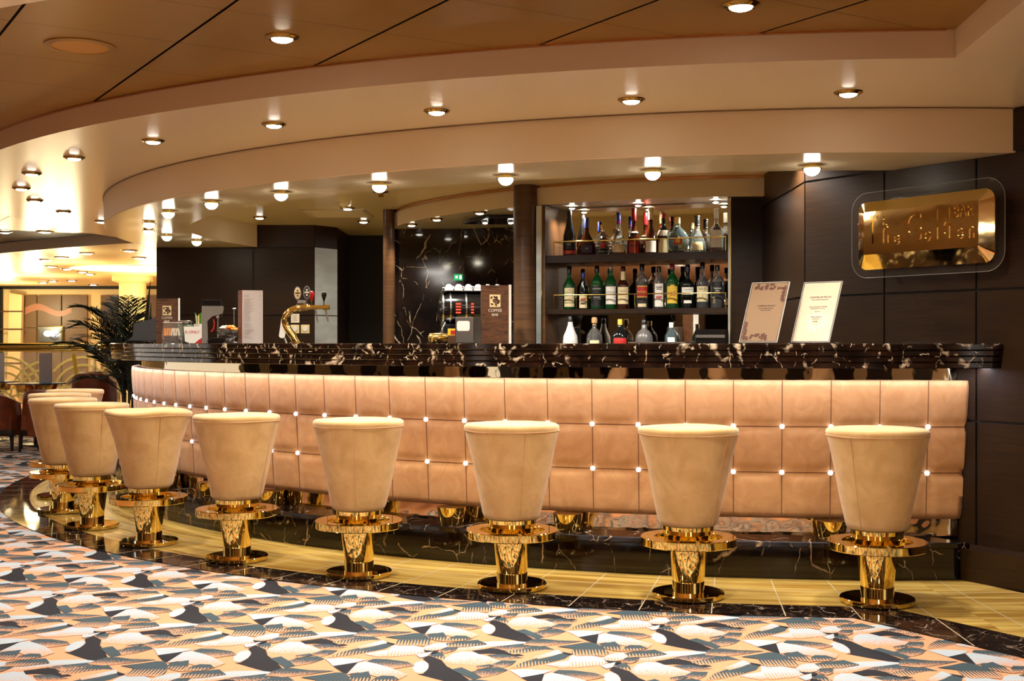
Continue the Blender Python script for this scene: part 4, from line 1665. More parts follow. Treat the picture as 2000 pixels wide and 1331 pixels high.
# steel bowl of wrapped biscuits
p = on_counter(447, 5.20)
t = thing('serving_bowl', 'ribbed steel bowl on a foot, heaped with wrapped snacks, left of the tall menu', 'bowl', p)
mb = MB()
prof_ = [(.03, 0), (.032, .006), (.015, .014), (.03, .028), (.062, .05), (.076, .082), (.072, .082), (.058, .054), (.02, .034)]
rings = []
for r, z in prof_:
    rings.append([mb.bm.verts.new((r * (1 + .03 * math.cos(18 * 2 * PI * i / 72)) * math.cos(2 * PI * i / 72), r * (1 + .03 * math.cos(18 * 2 * PI * i / 72)) * math.sin(2 * PI * i / 72), z)) for i in range(72)])
for a, b in zip(rings, rings[1:]):
    for i in range(72):
        mb.face([a[i], a[(i + 1) % 72], b[(i + 1) % 72], b[i]])
mb.face(rings[0][::-1])
mb.face(rings[-1])
mb.build('bowl', 'steel', t)
rnd = random.Random(9)
t2 = thing('wrapped_snacks', 'heap of orange and white wrapped snacks in the steel bowl', 'snacks', p + Vector((0, 0, .06)))
t2['kind'] = 'stuff'
for nm, cmat, n0 in (('orange_wrappers', 'orange', 22), ('white_wrappers', 'paper', 20)):
    mb = MB()
    for k in range(n0):
        a, rr = rnd.uniform(-1.4, 1.4) + (0 if nm[0] == 'o' else PI), rnd.uniform(0, .052)
        M4 = Matrix.Translation((rr * math.cos(a), rr * math.sin(a), .018 + rnd.uniform(0, .028))) @ Matrix.Rotation(rnd.uniform(0, 3), 4, 'Z') @ Matrix.Rotation(rnd.uniform(-.7, .7), 4, 'X')
        mb.box((0, 0, 0), (.034, .02, .009), M4=M4, bevel=.002)
    q = mb.build(nm, cmat, t2, smooth=False)
    q['kind'] = 'stuff'
p = on_counter(457, 5.10)
t = thing('counter_bell_rod', 'thin upright rod with a small disc top rising behind the snack bowl', 'rod', p)
mb = MB()
mb.lathe([(.03, 0), (.03, .006), (.004, .012)], 20)
mb.build('foot', 'steel', t)
mb = MB()
mb.tube([(0, 0, .01), (0, 0, .215)], .0035, 8)
mb.build('rod', 'steel', t)
mb = MB()
mb.lathe([(.004, .21), (.014, .218), (.012, .224), (.001, .228)], 20)
mb.build('top_disc', 'steel', t)

# tall menu
p = on_counter(489, 5.18)
t = thing('menu_stand', 'tall standing folded menu with pale printed page, left of the beer tap', 'menu', p, face_cam(p) + .05)
h = .325
mb = MB()
mb.prism([(-.052, -.002), (.075, .0), (.075, .003), (-.052, .001)], 0, h)
mb.build('page', 'greypaper', t, smooth=False)
mb = MB()
mb.prism([(-.052, -.001), (-.072, .06), (-.069, .061), (-.050, .0)], 0, h)
mb.build('cover', 'wood_mid2', t, smooth=False)
mb = MB()
mb.box((-.0535, -.003, h / 2), (.005, .005, h))
mb.build('spine', 'cap_maroon', t, smooth=False)
mb = MB()
rnd = random.Random(4)
zz = h - .03
while zz > .03:
    if rnd.random() < .85:
        wq_ = rnd.uniform(.03, .062)
        mb.box((-.04 + wq_ / 2, -.0028, zz), (wq_, .0004, .0016))
        if rnd.random() < .7:
            mb.box((.058, -.0028, zz), (.009, .0004, .0016))
    zz -= .0075
mb.build('printed_lines', 'lineink', t, smooth=False) if 'lineink' in M else mb.build('printed_lines', plain('grey_print', srgb(140, 128, 126), .7), t, smooth=False)

# beer tap
p = on_counter(577, 5.05)
dT = p.y
t = thing('beer_tap', 'curved brass beer tap with two oval badges and red and black handles', 'beer tap', p, face_cam(p))
S = dT / FPX


def tpx(x, y, dy=0.):
    return Vector(((x - 577) * S, dy, (669 - y) * S))


mb = MB()
path = [tpx(581, 669), tpx(572, 655), tpx(562, 640), tpx(557, 627), tpx(559, 616), tpx(565, 608), tpx(574, 602.5), tpx(585, 599.5), tpx(597, 598.5), tpx(612, 598.5), tpx(630, 598.5)]
sm = []
for i in range(len(path) - 1):
    p0_, p1_, p2_, p3_ = path[max(i - 1, 0)], path[i], path[i + 1], path[min(i + 2, len(path) - 1)]
    for k in range(5):
        u = k / 5
        sm.append(.5 * ((2 * p1_) + (p2_ - p0_) * u + (2 * p0_ - 5 * p1_ + 4 * p2_ - p3_) * u * u + (3 * p1_ - p0_ - 3 * p2_ + p3_) * u ** 3))
sm.append(path[-1])
nn = len(sm)
mb.tube(sm, [.0235 - .0055 * i / nn - (.005 if i > nn * .82 else 0) for i in range(nn)], 20)
mb.build('swan_neck', 'gold', t)
for x in (593, 596.5):
    mb = MB()
    c = tpx(x, 598.5)
    mb.lathe([(.018, -.002), (.024, -.002), (.024, .002), (.018, .002)], 24, M4=Matrix.Translation(c) @ Matrix.Rotation(PI / 2, 4, 'Y'), cap=False)
    mb.build('collar', 'gold', t, angle=30)
mb = MB()
c = tpx(637, 598.5)
mb.lathe([(.012, -.022), (.0165, -.02), (.0165, .018), (.012, .02)], 24, M4=Matrix.Translation(c) @ Matrix.Rotation(PI / 2, 4, 'Y'))
mb.build('collar', 'gold', t, angle=30)
mb = MB()
mb.lathe([(.045, 0), (.045, .004), (.03, .010)], 28, tuple(tpx(580, 669)))
mb.build('base_flange', 'gold', t)
for x, nm in ((581, 'gold'), (599, 'dark')):
    mb = MB()
    mb.tube([tpx(x, 595, -.004), tpx(x, 570, -.004)], .003, 8)
    mb.build('badge_stem', 'steel', t)
    mb = MB()
    fr = face_frame(tpx(x, 571 if nm == 'gold' else 569.5, -.010), (1, 0, 0), (0, 0, 1))
    mb.lathe([(.001, 0), (1, 0), (1, .006), (.001, .006)], 32, M4=fr @ Matrix.Diagonal((.0215, .040, 1, 1)))
    bd = mb.build('badge', 'steel', t, angle=30)
    mb = MB()
    mb.lathe([(.001, 0.006), (1, 0.006), (.9, .008), (.001, .008)], 32, M4=fr @ Matrix.Diagonal((.0175, .034, 1, 1)))
    mb.build('badge_face', 'lab_cream' if nm == 'gold' else 'lab_black', bd, angle=30)
    mb = MB()
    mb.box((0, 0, .0084), (.028, .010, .0006), M4=fr)
    mb.lathe([(.001, 0.008), (.006, .008), (.006, .009), (.001, .009)], 16, c=(0, .015, 0), M4=fr)
    mb.lathe([(.001, 0.008), (.006, .008), (.006, .009), (.001, .009)], 16, c=(0, -.016, 0), M4=fr)
    mb.build('badge_print', 'gold_rough' if nm == 'gold' else 'cap_white', bd, smooth=False)
mb = MB()
mb.box(tuple(tpx(590, 588)), (.046, .014, .018), bevel=.003)
mb.build('badge_bracket', 'steel', t, smooth=False)
for x, y0, y1, hm in ((608, 594, 570, 'redgloss'), (632, 594, 571, 'blackgloss')):
    mb = MB()
    mb.tube([tpx(x, y0 + 3), tpx(x, y0 - 8)], .0032, 8)
    st_ = mb.build('handle_stem', 'gold', t)
    mb = MB()
    c = tpx(x, y1 + 16)
    mb.lathe([(.004, 0), (.0075, .012), (.014, .032), (.0165, .042), (.014, .053), (.006, .059), (.001, .060)], 24, tuple(c))
    mb.build('handle_knob', hm, t)
for x in (615, 635):
    mb = MB()
    mb.tube([tpx(x, 603), tpx(x + 2, 612), tpx(x + 5, 627)], [.0065, .0055, .0045], 12)
    mb.build('spout', 'steel', t)
mb = MB()
mb.prism_m(rrect(-.018, .018, -.055, .055, .014), .02, face_frame(tpx(553, 641, .02), Matrix.Rotation(.14, 3, 'Y') @ Vector((1, 0, 0)), Matrix.Rotation(.14, 3, 'Y') @ Vector((0, 0, 1))))
mb.tube([tpx(556, 658, .02), tpx(560, 669, .02)], .005, 8)
wp_ = mb.build('white_back_plate', 'white', t, angle=30)

# napkin dispenser, sugar pot, packet
p = on_counter(914, 5.06)
t = thing('napkin_dispenser', 'brushed steel napkin dispenser left of the second coffee sign', 'napkin dispenser', p, face_cam(p) - .35)
mb = MB()
mb.box((0, 0, .072), (.105, .12, .142), bevel=.004)
mb.build('case', 'steel', t, smooth=False)
mb = MB()
mb.prism_m(rrect(-.037, .037, -.027, .027, .012), .004, face_frame((-.004, -.0605, .095), (1, 0, 0), (0, 0, 1)))
mb.build('napkin_opening', 'white', t, smooth=False)
p = on_counter(856, 5.0)
t = thing('sugar_canister', 'low rounded brass tin lying left of the yellow packet', 'tin', p, face_cam(p))
mb = MB()
mb.lathe([(.001, -.057), (.015, -.055), (.026, -.045), (.028, -.03), (.028, .05), (.024, .056), (.001, .057)], 24, M4=Matrix.Translation((0, 0, .030)) @ Matrix.Rotation(PI / 2, 4, 'Y'))
mb.build('tin_body', 'gold_rough', t)
p = on_counter(884, 5.12)
t = thing('tea_packet', 'small yellow and red printed packet beside the napkin dispenser', 'packet', p, face_cam(p))
mb = MB()
mb.box((0, 0, .022), (.05, .03, .044), bevel=.002)
mb.build('holder', 'wood_mid', t, smooth=False)
mb = MB()
mb.box((0, -.002, .062), (.052, .012, .038), bevel=.002)
pk_ = mb.build('packet', 'yellow', t, smooth=False)
mb = MB()
mb.box((.002, -.0085, .060), (.026, .001, .022))
mb.build('red_print', 'lab_red', t, smooth=False)


# acrylic card holders
def card_holder(px, r, label, paper, dark):
    p = on_counter(px, r)
    t = thing('card_holder', label, 'card holder', p, face_cam(p) - .50)
    w, h, lean = .205, .335, .42
    up = Vector((0, math.sin(lean), math.cos(lean)))
    rt = Vector((1, 0, 0))
    fr = face_frame((0, -.03, .006), rt, up)
    mb = MB()
    mb.box((0, h / 2, 0), (w + .008, h, .005), M4=fr, bevel=.001)
    mb.box((0, .045, .003), (w, .14, .004), M4=Matrix.Identity(4) @ Matrix.Translation((0, 0, 0)))
    mb.build('acrylic_frame', 'acrylic2', t, smooth=False)
    mb = MB()
    for xx in (-w / 2 - .003, w / 2 + .003):
        mb.box((xx, h / 2, .0005), (.003, h, .0065), M4=fr)
    for yy in (0, h):
        mb.box((0, yy, .0005), (w + .008, .003, .0065), M4=fr)
    mb.build('polished_edge', 'edgeglass', t, smooth=False)
    mb = MB()
    mb.box((0, h / 2, .0030), (w - .004, h - .010, .0006), M4=fr)
    cd = mb.build('card', paper, t, smooth=False)
    k = 1.0
    if dark:
        text_on('COFFEE OF THE DAY', .0125, fr @ Matrix.Translation((.005, h * .60, .0036)), 'ink', t, xs=.85)
        for q, (tx, sz) in enumerate((('Enjoy our speciality coffee served', .0058), ('with a biscuit at the bar', .0058))):
            text_on(tx, sz, fr @ Matrix.Translation((.005, h * (.56 - .03 * q), .0036)), 'ink', t)
        rnd = random.Random(8)
        mb = MB()
        for (x0, y0, dx, dy) in ((-.08, h - .012, .172, 0), (.088, h - .02, -.0, -.09), (-.09, .012, .14, 0), (-.088, .015, 0, .09)):
            for q in range(26):
                u = rnd.random()
                xx = x0 + dx * u + rnd.uniform(-.008, .008) * (1 if dx == 0 else 0)
                yy = y0 + dy * u + (rnd.uniform(-.028, .0) if y0 > h / 2 else rnd.uniform(0, .03)) * (1 if dy == 0 else .2)
                xx = max(-w / 2 + .012, min(w / 2 - .012, xx))
                yy = max(.014, min(h - .014, yy))
                a = rnd.uniform(0, PI)
                mb.prism_m([(xx + .009 * math.cos(g_) * math.cos(a) - .006 * math.sin(g_) * math.sin(a), yy + .009 * math.cos(g_) * math.sin(a) + .006 * math.sin(g_) * math.cos(a)) for g_ in [2 * PI * j / 9 for j in range(9)]], .0004, fr @ Matrix.Translation((0, 0, .0034 + q * .00002)))
        mb.build('coffee_bean_border', 'bean', cd, smooth=False)
    else:
        text_on('COCKTAIL OF THE DAY', .0135, fr @ Matrix.Translation((.006, h * .74, .0036)), 'ink', t, xs=.82)
        for q, (tx, sz, yy) in enumerate((('Ask our bartender for today\'s choice', .006, .70), ('NON ALCOHOLIC COCKTAIL', .0075, .58), ('fresh fruit juices with ice and mint', .0058, .55), ('€ 4.90', .0095, .50), ('SPECIAL COCKTAIL', .0075, .41), ('fruit and cream', .0058, .38), ('€ 6.90', .0095, .335))):
            text_on(tx, sz, fr @ Matrix.Translation((.004, h * yy, .0036)), 'ink', t)
        mb = MB()
        for q in range(12):
            a0 = 2 * PI * q / 12
            c0 = Vector((.01, h * .34))
            mb.prism_m([(c0.x + .03 * math.cos(a0 - .18), c0.y + .03 * math.sin(a0 - .18)), (c0.x + .075 * math.cos(a0), c0.y + .075 * math.sin(a0)), (c0.x + .03 * math.cos(a0 + .18), c0.y + .03 * math.sin(a0 + .18))], .0003, fr @ Matrix.Translation((0, 0, .0033)))
        mb.build('pale_star_print', plain('pale_star_print', srgb(252, 240, 224), .6), cd, smooth=False)
    return t


M['acrylic2'] = plain('clear_acrylic_sheet', (1, 1, 1, 1), .02, 0, Transmission_Weight=1., IOR=1.3)
M['edgeglass'] = plain('bright_acrylic_edge', srgb(228, 226, 222), .1, .3)
M['cardbrown'] = plain('glossy_tan_card', srgb(150, 124, 100), .12)
M['cardcream'] = plain('cream_card', srgb(226, 204, 178), .25)
card_holder(1486, 5.12, 'slanted acrylic card holder with tan card edged in coffee beans', 'cardbrown', True)
card_holder(1588, 5.14, 'slanted acrylic card holder with bright cream cocktail card', 'cardcream', False)

# coffee machine on the back counter
p = at(925, 600, 8.35)
t = thing('coffee_machine', 'black barrel shaped espresso machine with chrome hoops and red displays', 'coffee machine', (p.x, p.y, 1.0405), -R(-8))
AX = Matrix.Translation((0, 0, .345)) @ Matrix.Rotation(PI / 2, 4, 'Y')
mb = MB()
mb.lathe([(.001, -.24), (.07, -.235), (.108, -.21), (.115, -.17), (.115, .17), (.108, .21), (.001, .235)], 36, M4=AX)
mb.build('barrel', 'blackgloss', t)
mb = MB()
for x in (-.215, -.165, -.06, .05, .15):
    mb.lathe([(.112, x - .006), (.121, x - .005), (.121, x + .005), (.112, x + .006)], 40, M4=AX, cap=False)
mb.build('chrome_hoops', 'steel', t, angle=30)
for k, x in enumerate((-.115, -.02, .10)):
    mb = MB()
    for q in range(4):
        a = .25 - q * .17
        mb.box((x, -.1165 * math.cos(a), .345 + .1165 * math.sin(a)), (.034 if k != 1 else .018, .004, .010))
    mb.build('red_display', 'reddisp', t, smooth=False) if 'reddisp' in M else None
mb = MB()
mb.box((0, .03, .12), (.42, .22, .24), bevel=.01)
mb.build('body', 'dark_metal', t, smooth=False)
mb = MB()
mb.box((0, -.03, .02), (.46, .3, .03), bevel=.005)
mb.build('drip_tray', 'steel', t, smooth=False)
for x in (-.13, .0, .13):
    mb = MB()
    mb.lathe([(.03, .20), (.034, .22), (.034, .24)], 24, (x, -.09, 0))
    mb.tube([(x, -.12, .212), (x - .01, -.2, .195)], [.010, .013], 12)
    mb.build('group_handle', 'blackgloss', t)
mb = MB()
mb.tube([(-.2, -.1, .25), (-.225, -.13, .2), (-.21, -.13, .09)], .005, 8)
mb.build('steam_wand', 'steel', t)
mb = MB()
mb.box((0, .02, .463), (.44, .2, .006), bevel=.002)
mb.tube([(-.22, -.08, .466), (-.22, -.08, .482), (.22, -.08, .482), (.22, -.08, .466)], .003, 8)
mb.build('cup_rail', 'steel', t)
mp_ = t.matrix_world
for k in range(6):
    x = -.17 + .066 * k
    o_ = Vector((p.x, p.y, 1.0405)) + Matrix.Rotation(R(8), 3, 'Z') @ Vector((x, -.02, .4665))
    c = thing('coffee_cup', 'upturned white cup on top of the coffee machine, %s from the left' % ordinal(k), 'cup', o_, 0, 'upturned cups on the coffee machine')
    mb = MB()
    mb.lathe([(.029, 0), (.028, .012), (.020, .035), (.012, .04), (.012, .043)], 20)
    mb.build('cup_body', 'white', c)
    mb = MB()
    mb.tube([(.022, -.006, .03), (.036, -.006, .026), (.034, -.006, .012), (.027, -.006, .01)], .0025, 6)
    mb.build('handle', 'white', c)

# exit sign reflection, dark hanging glass slab with spots, wall sockets, notice
t = thing('exit_sign_reflection', 'small glowing green reflection of an exit sign in the black marble', 'sign', at(895, 542, 10.585))  # reflection in the polished marble, built as a glowing panel
mb = MB()
mb.box((0, 0, 0), (.074, .02, .055))
mb.build('panel', emit('green_exit_reflection', srgb(40, 150, 90), .8), t, smooth=False)
mb = MB()
mb.lathe([(.001, 0), (.011, 0), (.011, .001)], 14, M4=face_frame((-.014, -.0105, .002), (1, 0, 0), (0, 0, 1)))
mb.box((.020, -.011, 0), (.016, .001, .032))
mb.build('white_symbol', emit('white_exit_reflection', (1, 1, 1, 1), 1.2), t, smooth=False)
sl = at(955, 432, 9.6)
t = thing('hanging_glass_slab', 'dark smoked glass slab hung under the curved soffit, with two spots', 'lamp', sl)
mb = MB()
mb.prism([(-.22, .25), (-.02, -.18), (.26, -.2), (.26, .3)], 0, .018)
mb.build('slab', 'blackgloss', t, smooth=False)
mb = MB()
for x, y in ((-.02, .05), (.18, .1)):
    mb.tube([(x, y, .018), (x, y, 2.14 - sl.z)], .006, 8)
mb.build('hanger', 'steel', t)
for x, y in ((-.03, -.02), (.17, -.02)):
    mb = MB()
    mb.lathe([(.03, 0), (.03, -.01), (.022, -.016)], 20, (x, y, 0))
    q = mb.build('spot_ring', 'steel', t)
    mb = MB()
    mb.lathe([(.021, -.012), (.018, -.022), (.001, -.026)], 20, (x, y, 0))
    mb.build('spot_lens', 'cablamp', t)
l = lamp_light(Vector((-.12, 9.95, 2.05)), 14, 1.0, .8, (1, .95, .8), .02)
l.rotation_euler = (R(-38), R(0), R(-6))
for k, x in enumerate((576, 596)):
    t = thing('wall_socket', ['left', 'right'][k] + ' cream square wall socket on the dark wall below the beer tap spouts', 'wall socket', at(x, 643, DW - .004), 0, 'wall sockets beside the beer tap')
    mb = MB()
    mb.box((0, 0, 0), (.082, .008, .082), bevel=.002)
    mb.build('plate', 'lab_cream', t, smooth=False)
    mb = MB()
    mb.lathe([(.024, 0), (.026, .004), (.022, .008)], 20, M4=face_frame((0, -.004, 0), (1, 0, 0), (0, 0, 1)))
    mb.build('dial', 'white', t)
t = thing('wall_notice', 'small white printed notice above the left wall socket', 'notice', at(576.5, 622, DW - .004))
mb = MB()
mb.box((0, 0, 0), (.08, .002, .085))
mb.build('sheet', 'paper', t, smooth=False)
mb = MB()
for k in range(7):
    mb.box((-.005, -.0015, .03 - k * .009), (.056 - .012 * (k % 3), .0006, .002))
mb.build('printed_lines', 'ink', t, smooth=False)
# ================================================================== LEFT SIDE OF THE ROOM
def leaf_frond(t, base, az, lean, length, droop, nl, mat, ll=.20):
    mb = MB()
    pts = []
    p = Vector(base)
    el = lean
    n = 18
    for i in range(n + 1):
        pts.append(p.copy())
        d = Vector((math.cos(az) * math.cos(el), math.sin(az) * math.cos(el), math.sin(el)))
        p = p + d * (length / n)
        el -= droop / n * (.4 + 1.4 * i / n)
    mb.tube(pts, [.006 * (1 - .8 * i / n) + .0008 for i in range(n + 1)], 6)
    rnd = random.Random(int(az * 100) + int(length * 1000))
    for k in range(nl):
        u = .22 + .78 * k / nl
        i = min(n - 1, int(u * n))
        c = pts[i].lerp(pts[i + 1], u * n - i)
        tg = (pts[i + 1] - pts[i]).normalized()
        side = tg.cross(Vector((0, 0, 1)))
        if side.length < .1:
            side = Vector((1, 0, 0))
        side.normalize()
        up = side.cross(tg)
        L = ll * (math.sin(min(1, (u - .1) * 1.15) * PI) * .8 + .25) * rnd.uniform(.85, 1.1)
        for sg in (-1, 1):
            dr = (tg * rnd.uniform(.65, .9) + side * sg * rnd.uniform(.65, .85) + up * rnd.uniform(.1, .3)).normalized()
            w = tg * .0066
            mid = c + dr * L * .5
            tip = c + dr * L - Vector((0, 0, .03 * L / .2))
            v = mb.verts([c - w * .6, c + w * .6, mid + w, tip, mid - w])
            mb.face(v)
    return mb.build('frond', mat, t, smooth=False)


t = thing('potted_palm', 'dark green feathery palm behind the left end of the bar', 'plant', (-3.56, 11.42, .001))
mb = MB()
mb.lathe([(.15, 0), (.18, .02), (.21, .38), (.215, .40), (.19, .40), (.18, .36), (.001, .36)], 32)
mb.build('pot', 'soil', t)
for k in range(5):
    mb = MB()
    a = k * 1.26
    mb.tube([(.04 * math.cos(a), .04 * math.sin(a), .34), (.06 * math.cos(a), .06 * math.sin(a), .7), (.05 * math.cos(a), .05 * math.sin(a), .95)], .012, 8)
    mb.build('cane', 'palm_cane', t) if 'palm_cane' in M else mb.build('cane', 'palm', t)
rnd = random.Random(21)
for k in range(62):
    az = k * 2.4 + rnd.uniform(-.3, .3)
    lev = k / 62
    z0 = .62 + .52 * ((k * 7) % 10) / 10
    ln = rnd.uniform(.6, .85) if k % 3 else rnd.uniform(.45, .6)
    if -.5 < (az + 1) % (2 * PI) - 1 < 2.1:
        ln *= .5
    leaf_frond(t, (.04 * math.cos(az), .04 * math.sin(az), z0), az, R(rnd.uniform(38, 82)), ln, R(rnd.uniform(40, 95)), 26, 'palm')
for k in range(5):
    az = rnd.uniform(0, 6.28)
    leaf_frond(t, (.02, 0, .8), az, R(70), .45, R(50), 10, 'palm_orange', .1)['label'] = 'dry orange frond'
for k in range(3):                # upright closed spear leaves
    mb = MB()
    a_ = [(.10 + .03 * k, -.03 * k, .35), (.085 + .05 * k, -.03, .95), (.20 + .02 * k, -.05 * k, 1.74 - .22 * k), (.165 + .05 * k, -.03, .95), (.12 + .03 * k, -.03 * k, .35)]
    va = mb.verts(a_)
    vb = mb.verts([(x, y + .008, z) for x, y, z in a_])
    mb.face(va)
    mb.face(vb[::-1])
    for i in range(5):
        mb.face([va[i], va[(i + 1) % 5], vb[(i + 1) % 5], vb[i]])
    mb.build('spear_leaf', 'palm', t, smooth=False)


def tub_chair(loc, rz, label, ht=.62, w=.52):
    t = thing('armchair', label, 'armchair', loc, rz, 'rust leather armchairs')
    mb = MB()       # curved back shell, open towards +Y
    n = 28
    rings = []
    for i in range(n + 1):
        a = PI + PI * i / n
        ca, sa = math.cos(a), math.sin(a)
        fx = 1 if True else 1
        hx = ht - .10 * (abs(ca) ** 4)
        ring = []
        for (ro, z) in ((w / 2, .16), (w / 2 + .012, hx * .7), (w / 2, hx - .02), (w / 2 - .03, hx), (w / 2 - .07, hx - .02), (w / 2 - .08, .36), (w / 2 - .08, .16)):
            ring.append(mb.bm.verts.new((ro * ca, ro * sa * .9, z)))
        rings.append(ring)
    for a, b in zip(rings, rings[1:]):
        for j in range(7):
            mb.face([a[j], b[j], b[(j + 1) % 7], a[(j + 1) % 7]])
    mb.face(rings[0])
    mb.face(rings[-1][::-1])
    mb.build('back_shell', 'rust', t)
    mb = MB()
    mb.box((0, .03, .29), (w - .1, .44, .20), bevel=.04)
    mb.build('seat_cushion', 'rust', t)
    mb = MB()
    mb.box((0, .0, .20), (w - .06, w * .8, .06), bevel=.015)
    mb.build('seat_frame', 'chairwood', t)
    for sx in (-1, 1):
        for sy in (-1, 1):
            mb = MB()
            x, y = sx * (w / 2 - .05), sy * .18
            mb.tube([(x, y, .18), (x + sx * .01, y + sy * .01, .001)], [.024, .014], 10)
            mb.build('leg', 'chairwood', t)
    return t


tub_chair((-5.60, 13.2, .0), R(8), 'rust leather armchair cut by the left edge of the photo, its back turned to us', .62, .62)
tub_chair((-4.98, 13.15, .0), R(-8), 'dark rust armchair just left of and behind the clustered bar stools', .66, .48)
tub_chair((-4.84, 14.25, .0), R(0), 'rust leather armchair with low back beside the palm', .82, .50)


def table(loc, label, r=.32, z=.70):
    t = thing('side_table', label, 'table', loc, 0, 'round glass topped lounge tables')
    mb = MB()
    mb.lathe([(r, z - .012), (r + .002, z - .006), (r, z)], 48)
    mb.build('glass_top', M['tableglass'], t)
    mb = MB()
    mb.lathe([(.20, z - .10), (.23, z - .02), (.23, z - .0125)], 36)
    mb.build('gold_bowl', 'gold_rough', t)
    mb = MB()
    mb.lathe([(.035, .02), (.035, z - .10)], 20)
    mb.build('pedestal', 'chairwood', t)
    mb = MB()
    mb.lathe([(.19, 0), (.19, .012), (.05, .022)], 36)
    mb.build('base', 'dark_metal', t)
    return t


M['tableglass'] = plain('blue_edged_table_glass', srgb(40, 84, 120), .08)
table((-5.36, 13.86, .0), 'round blue edged glass table with a folded menu, in front of the gold railing')
table((-6.12, 14.5, .0), 'round blue edged glass table at the left edge of the photo', .30)
table((-5.10, 14.95, .0), 'round glass table behind the low rust armchair, carrying a carafe', .26)


def folded_menu(p, label, w=.14, h=.335):
    t = thing('folded_menu', label, 'menu', p, R(6))
    mb = MB()
    mb.prism([(-w / 2, 0), (w / 2, 0), (w / 2, .002), (-w / 2, .002)], 0, h)
    mb.build('front_page', 'greypaper', t, smooth=False)
    mb = MB()
    mb.prism([(-w / 2, .001), (w / 2 - .02, .06), (w / 2 - .02, .062), (-w / 2, .003)], 0, h)
    mb.build('back_page', 'greypaper', t, smooth=False)


folded_menu((-5.23, 13.78, .7005), 'folded grey menu standing on the round glass table')
folded_menu((-6.03, 14.42, .7005), 'folded grey menu at the very left edge of the photo')
t = thing('carafe', 'slim clear carafe on the table behind the low armchair', 'carafe', (-5.06, 14.9, .7005))
mb = MB()
mb.lathe([(.035, 0), (.038, .01), (.034, .12), (.018, .22), (.016, .30), (.02, .32)], 24)
mb.build('glass_body', 'clear', t)
t = thing('yellow_card', 'leaning yellow table card left of the carafe', 'card', (-5.24, 14.86, .7005), 0)
mb = MB()
M4 = Matrix.Rotation(-.16, 4, 'Y')
mb.box((0, 0, .16), (.045, .003, .32), M4=Matrix.Translation((-.02, 0, .004)) @ Matrix.Rotation(-.13, 4, 'Y'))
mb.build('card', 'yellow', t, smooth=False)

# balustrade with gold wave pattern
bal = thing('balustrade', 'glass balustrade with golden wave pattern and broad gold handrail', 'railing', (-6, 15.5, 0), world=True)


def bp_(s, z, off=0.):          # along a gentle curve
    x = -9.2 + s
    y = 15.62 + .012 * (x + 6) ** 2 - off
    return Vector((x, y, z))


mb = MB()
for zz, rr in ((1.115, .034), (1.06, .022)):
    mb.tube([bp_(k * .25, zz) for k in range(23)], rr, 14)
mb.build('handrail', 'gold_rough', bal)
mb = MB()
for k in range(22):
    a, b = bp_(k * .25, 0), bp_(k * .25 + .25, 0)
    mb.prism([(a.x, a.y - .06), (b.x, b.y - .06), (b.x, b.y + .06), (a.x, a.y + .06)], .0, .12)
mb.build('kerb', 'marble', bal, smooth=False)
for j in range(5):
    s0 = .35 + j * 1.0
    mb = MB()
    for k in range(4):
        a, b = bp_(s0 + k * .245, 0), bp_(s0 + (k + 1) * .245, 0)
        mb.prism([(a.x, a.y - .006), (b.x, b.y - .006), (b.x, b.y + .006), (a.x, a.y + .006)], .12, 1.03)
    gp_ = mb.build('glass_panel', 'acrylic', bal, smooth=False)
    mb = MB()
    for (cs, cz) in ((.18, .12), (.62, .12), (.95, .45), (.4, .5)):
        for rr in (.17, .27, .37, .47):
            prev = None
            for k in range(25):
                a = PI * k / 24
                pr_ = []
                for r2 in (rr - .014, rr + .014):
                    s, z = cs + r2 * math.cos(a), cz + r2 * math.sin(a)
                    pr_.append((s, z))
                okk = all(0.0 <= s <= .98 and .13 <= z <= 1.02 for s, z in pr_)
                if okk and prev:
                    q = [prev[0], prev[1], pr_[1], pr_[0]]
                    va = mb.verts([bp_(s0 + s, z, .009) for s, z in q])
                    vb = mb.verts([bp_(s0 + s, z, .014) for s, z in q])
                    mb.face(va)
                    mb.face(vb[::-1])
                    for i in range(4):
                        mb.face([va[i], va[(i + 1) % 4], vb[(i + 1) % 4], vb[i]])
                prev = pr_ if okk else None
    mb.build('gold_wave_pattern', 'inlay', gp_, smooth=False)
# decorated column with zigzag relief
t = thing('column', 'pale gold column with zigzag relief beyond the palm', 'column', (-6.45, 20.9, 0))
mb = MB()
mb.lathe([(.26, 0), (.26, .1), (.20, .14), (.225, 2.16)], 40)
mb.build('shaft', 'zigzag', t)
mb = MB()
mb.lathe([(.22, 2.16), (.34, 2.20), (.34, 2.285)], 40)
mb.build('capital', 'yellowceil', t)
# lit cove and far lamps
t = thing('cove_light', 'bright oval light cove in the far yellow ceiling by the column', 'ceiling light', (-5.75, 18.6, ZB - .001))
mb = MB()
mb.lathe([(.95, -.004), (.95, -.012), (.9, -.014), (.9, -.006)], 48, cap=False)
mb.build('rim', 'yellowceil', t)
mb = MB()
mb.lathe([(.9, -.004), (.001, -.006)], 48, cap=False)
mb.build('glowing_field', emit('cove_glow', (1, .93, .72, 1), 2.6), t)
FARL = [(253, 489), (170, 494), (120, 502), (90, 507), (100, 520), (131, 525), (161, 531), (175, 535), (84, 552), (103, 549), (182, 556), (272, 503), (140, 548)]
for i, (x, y) in enumerate(FARL):
    q = on_ceiling(x, y, ZB)
    make_downlight(q, 'small far downlight in the yellow ceiling at left, %s nearest to us' % ordinal(i), 'far downlights in the yellow ceiling', r=.10, energy=0)
q = on_ceiling(10, 453, ZC)
make_downlight(q, 'downlight in the golden ceiling field at the far left, left of the bright one', 'far downlights in the golden field', r=.08, energy=10)
q = on_ceiling(88, 452, ZC)
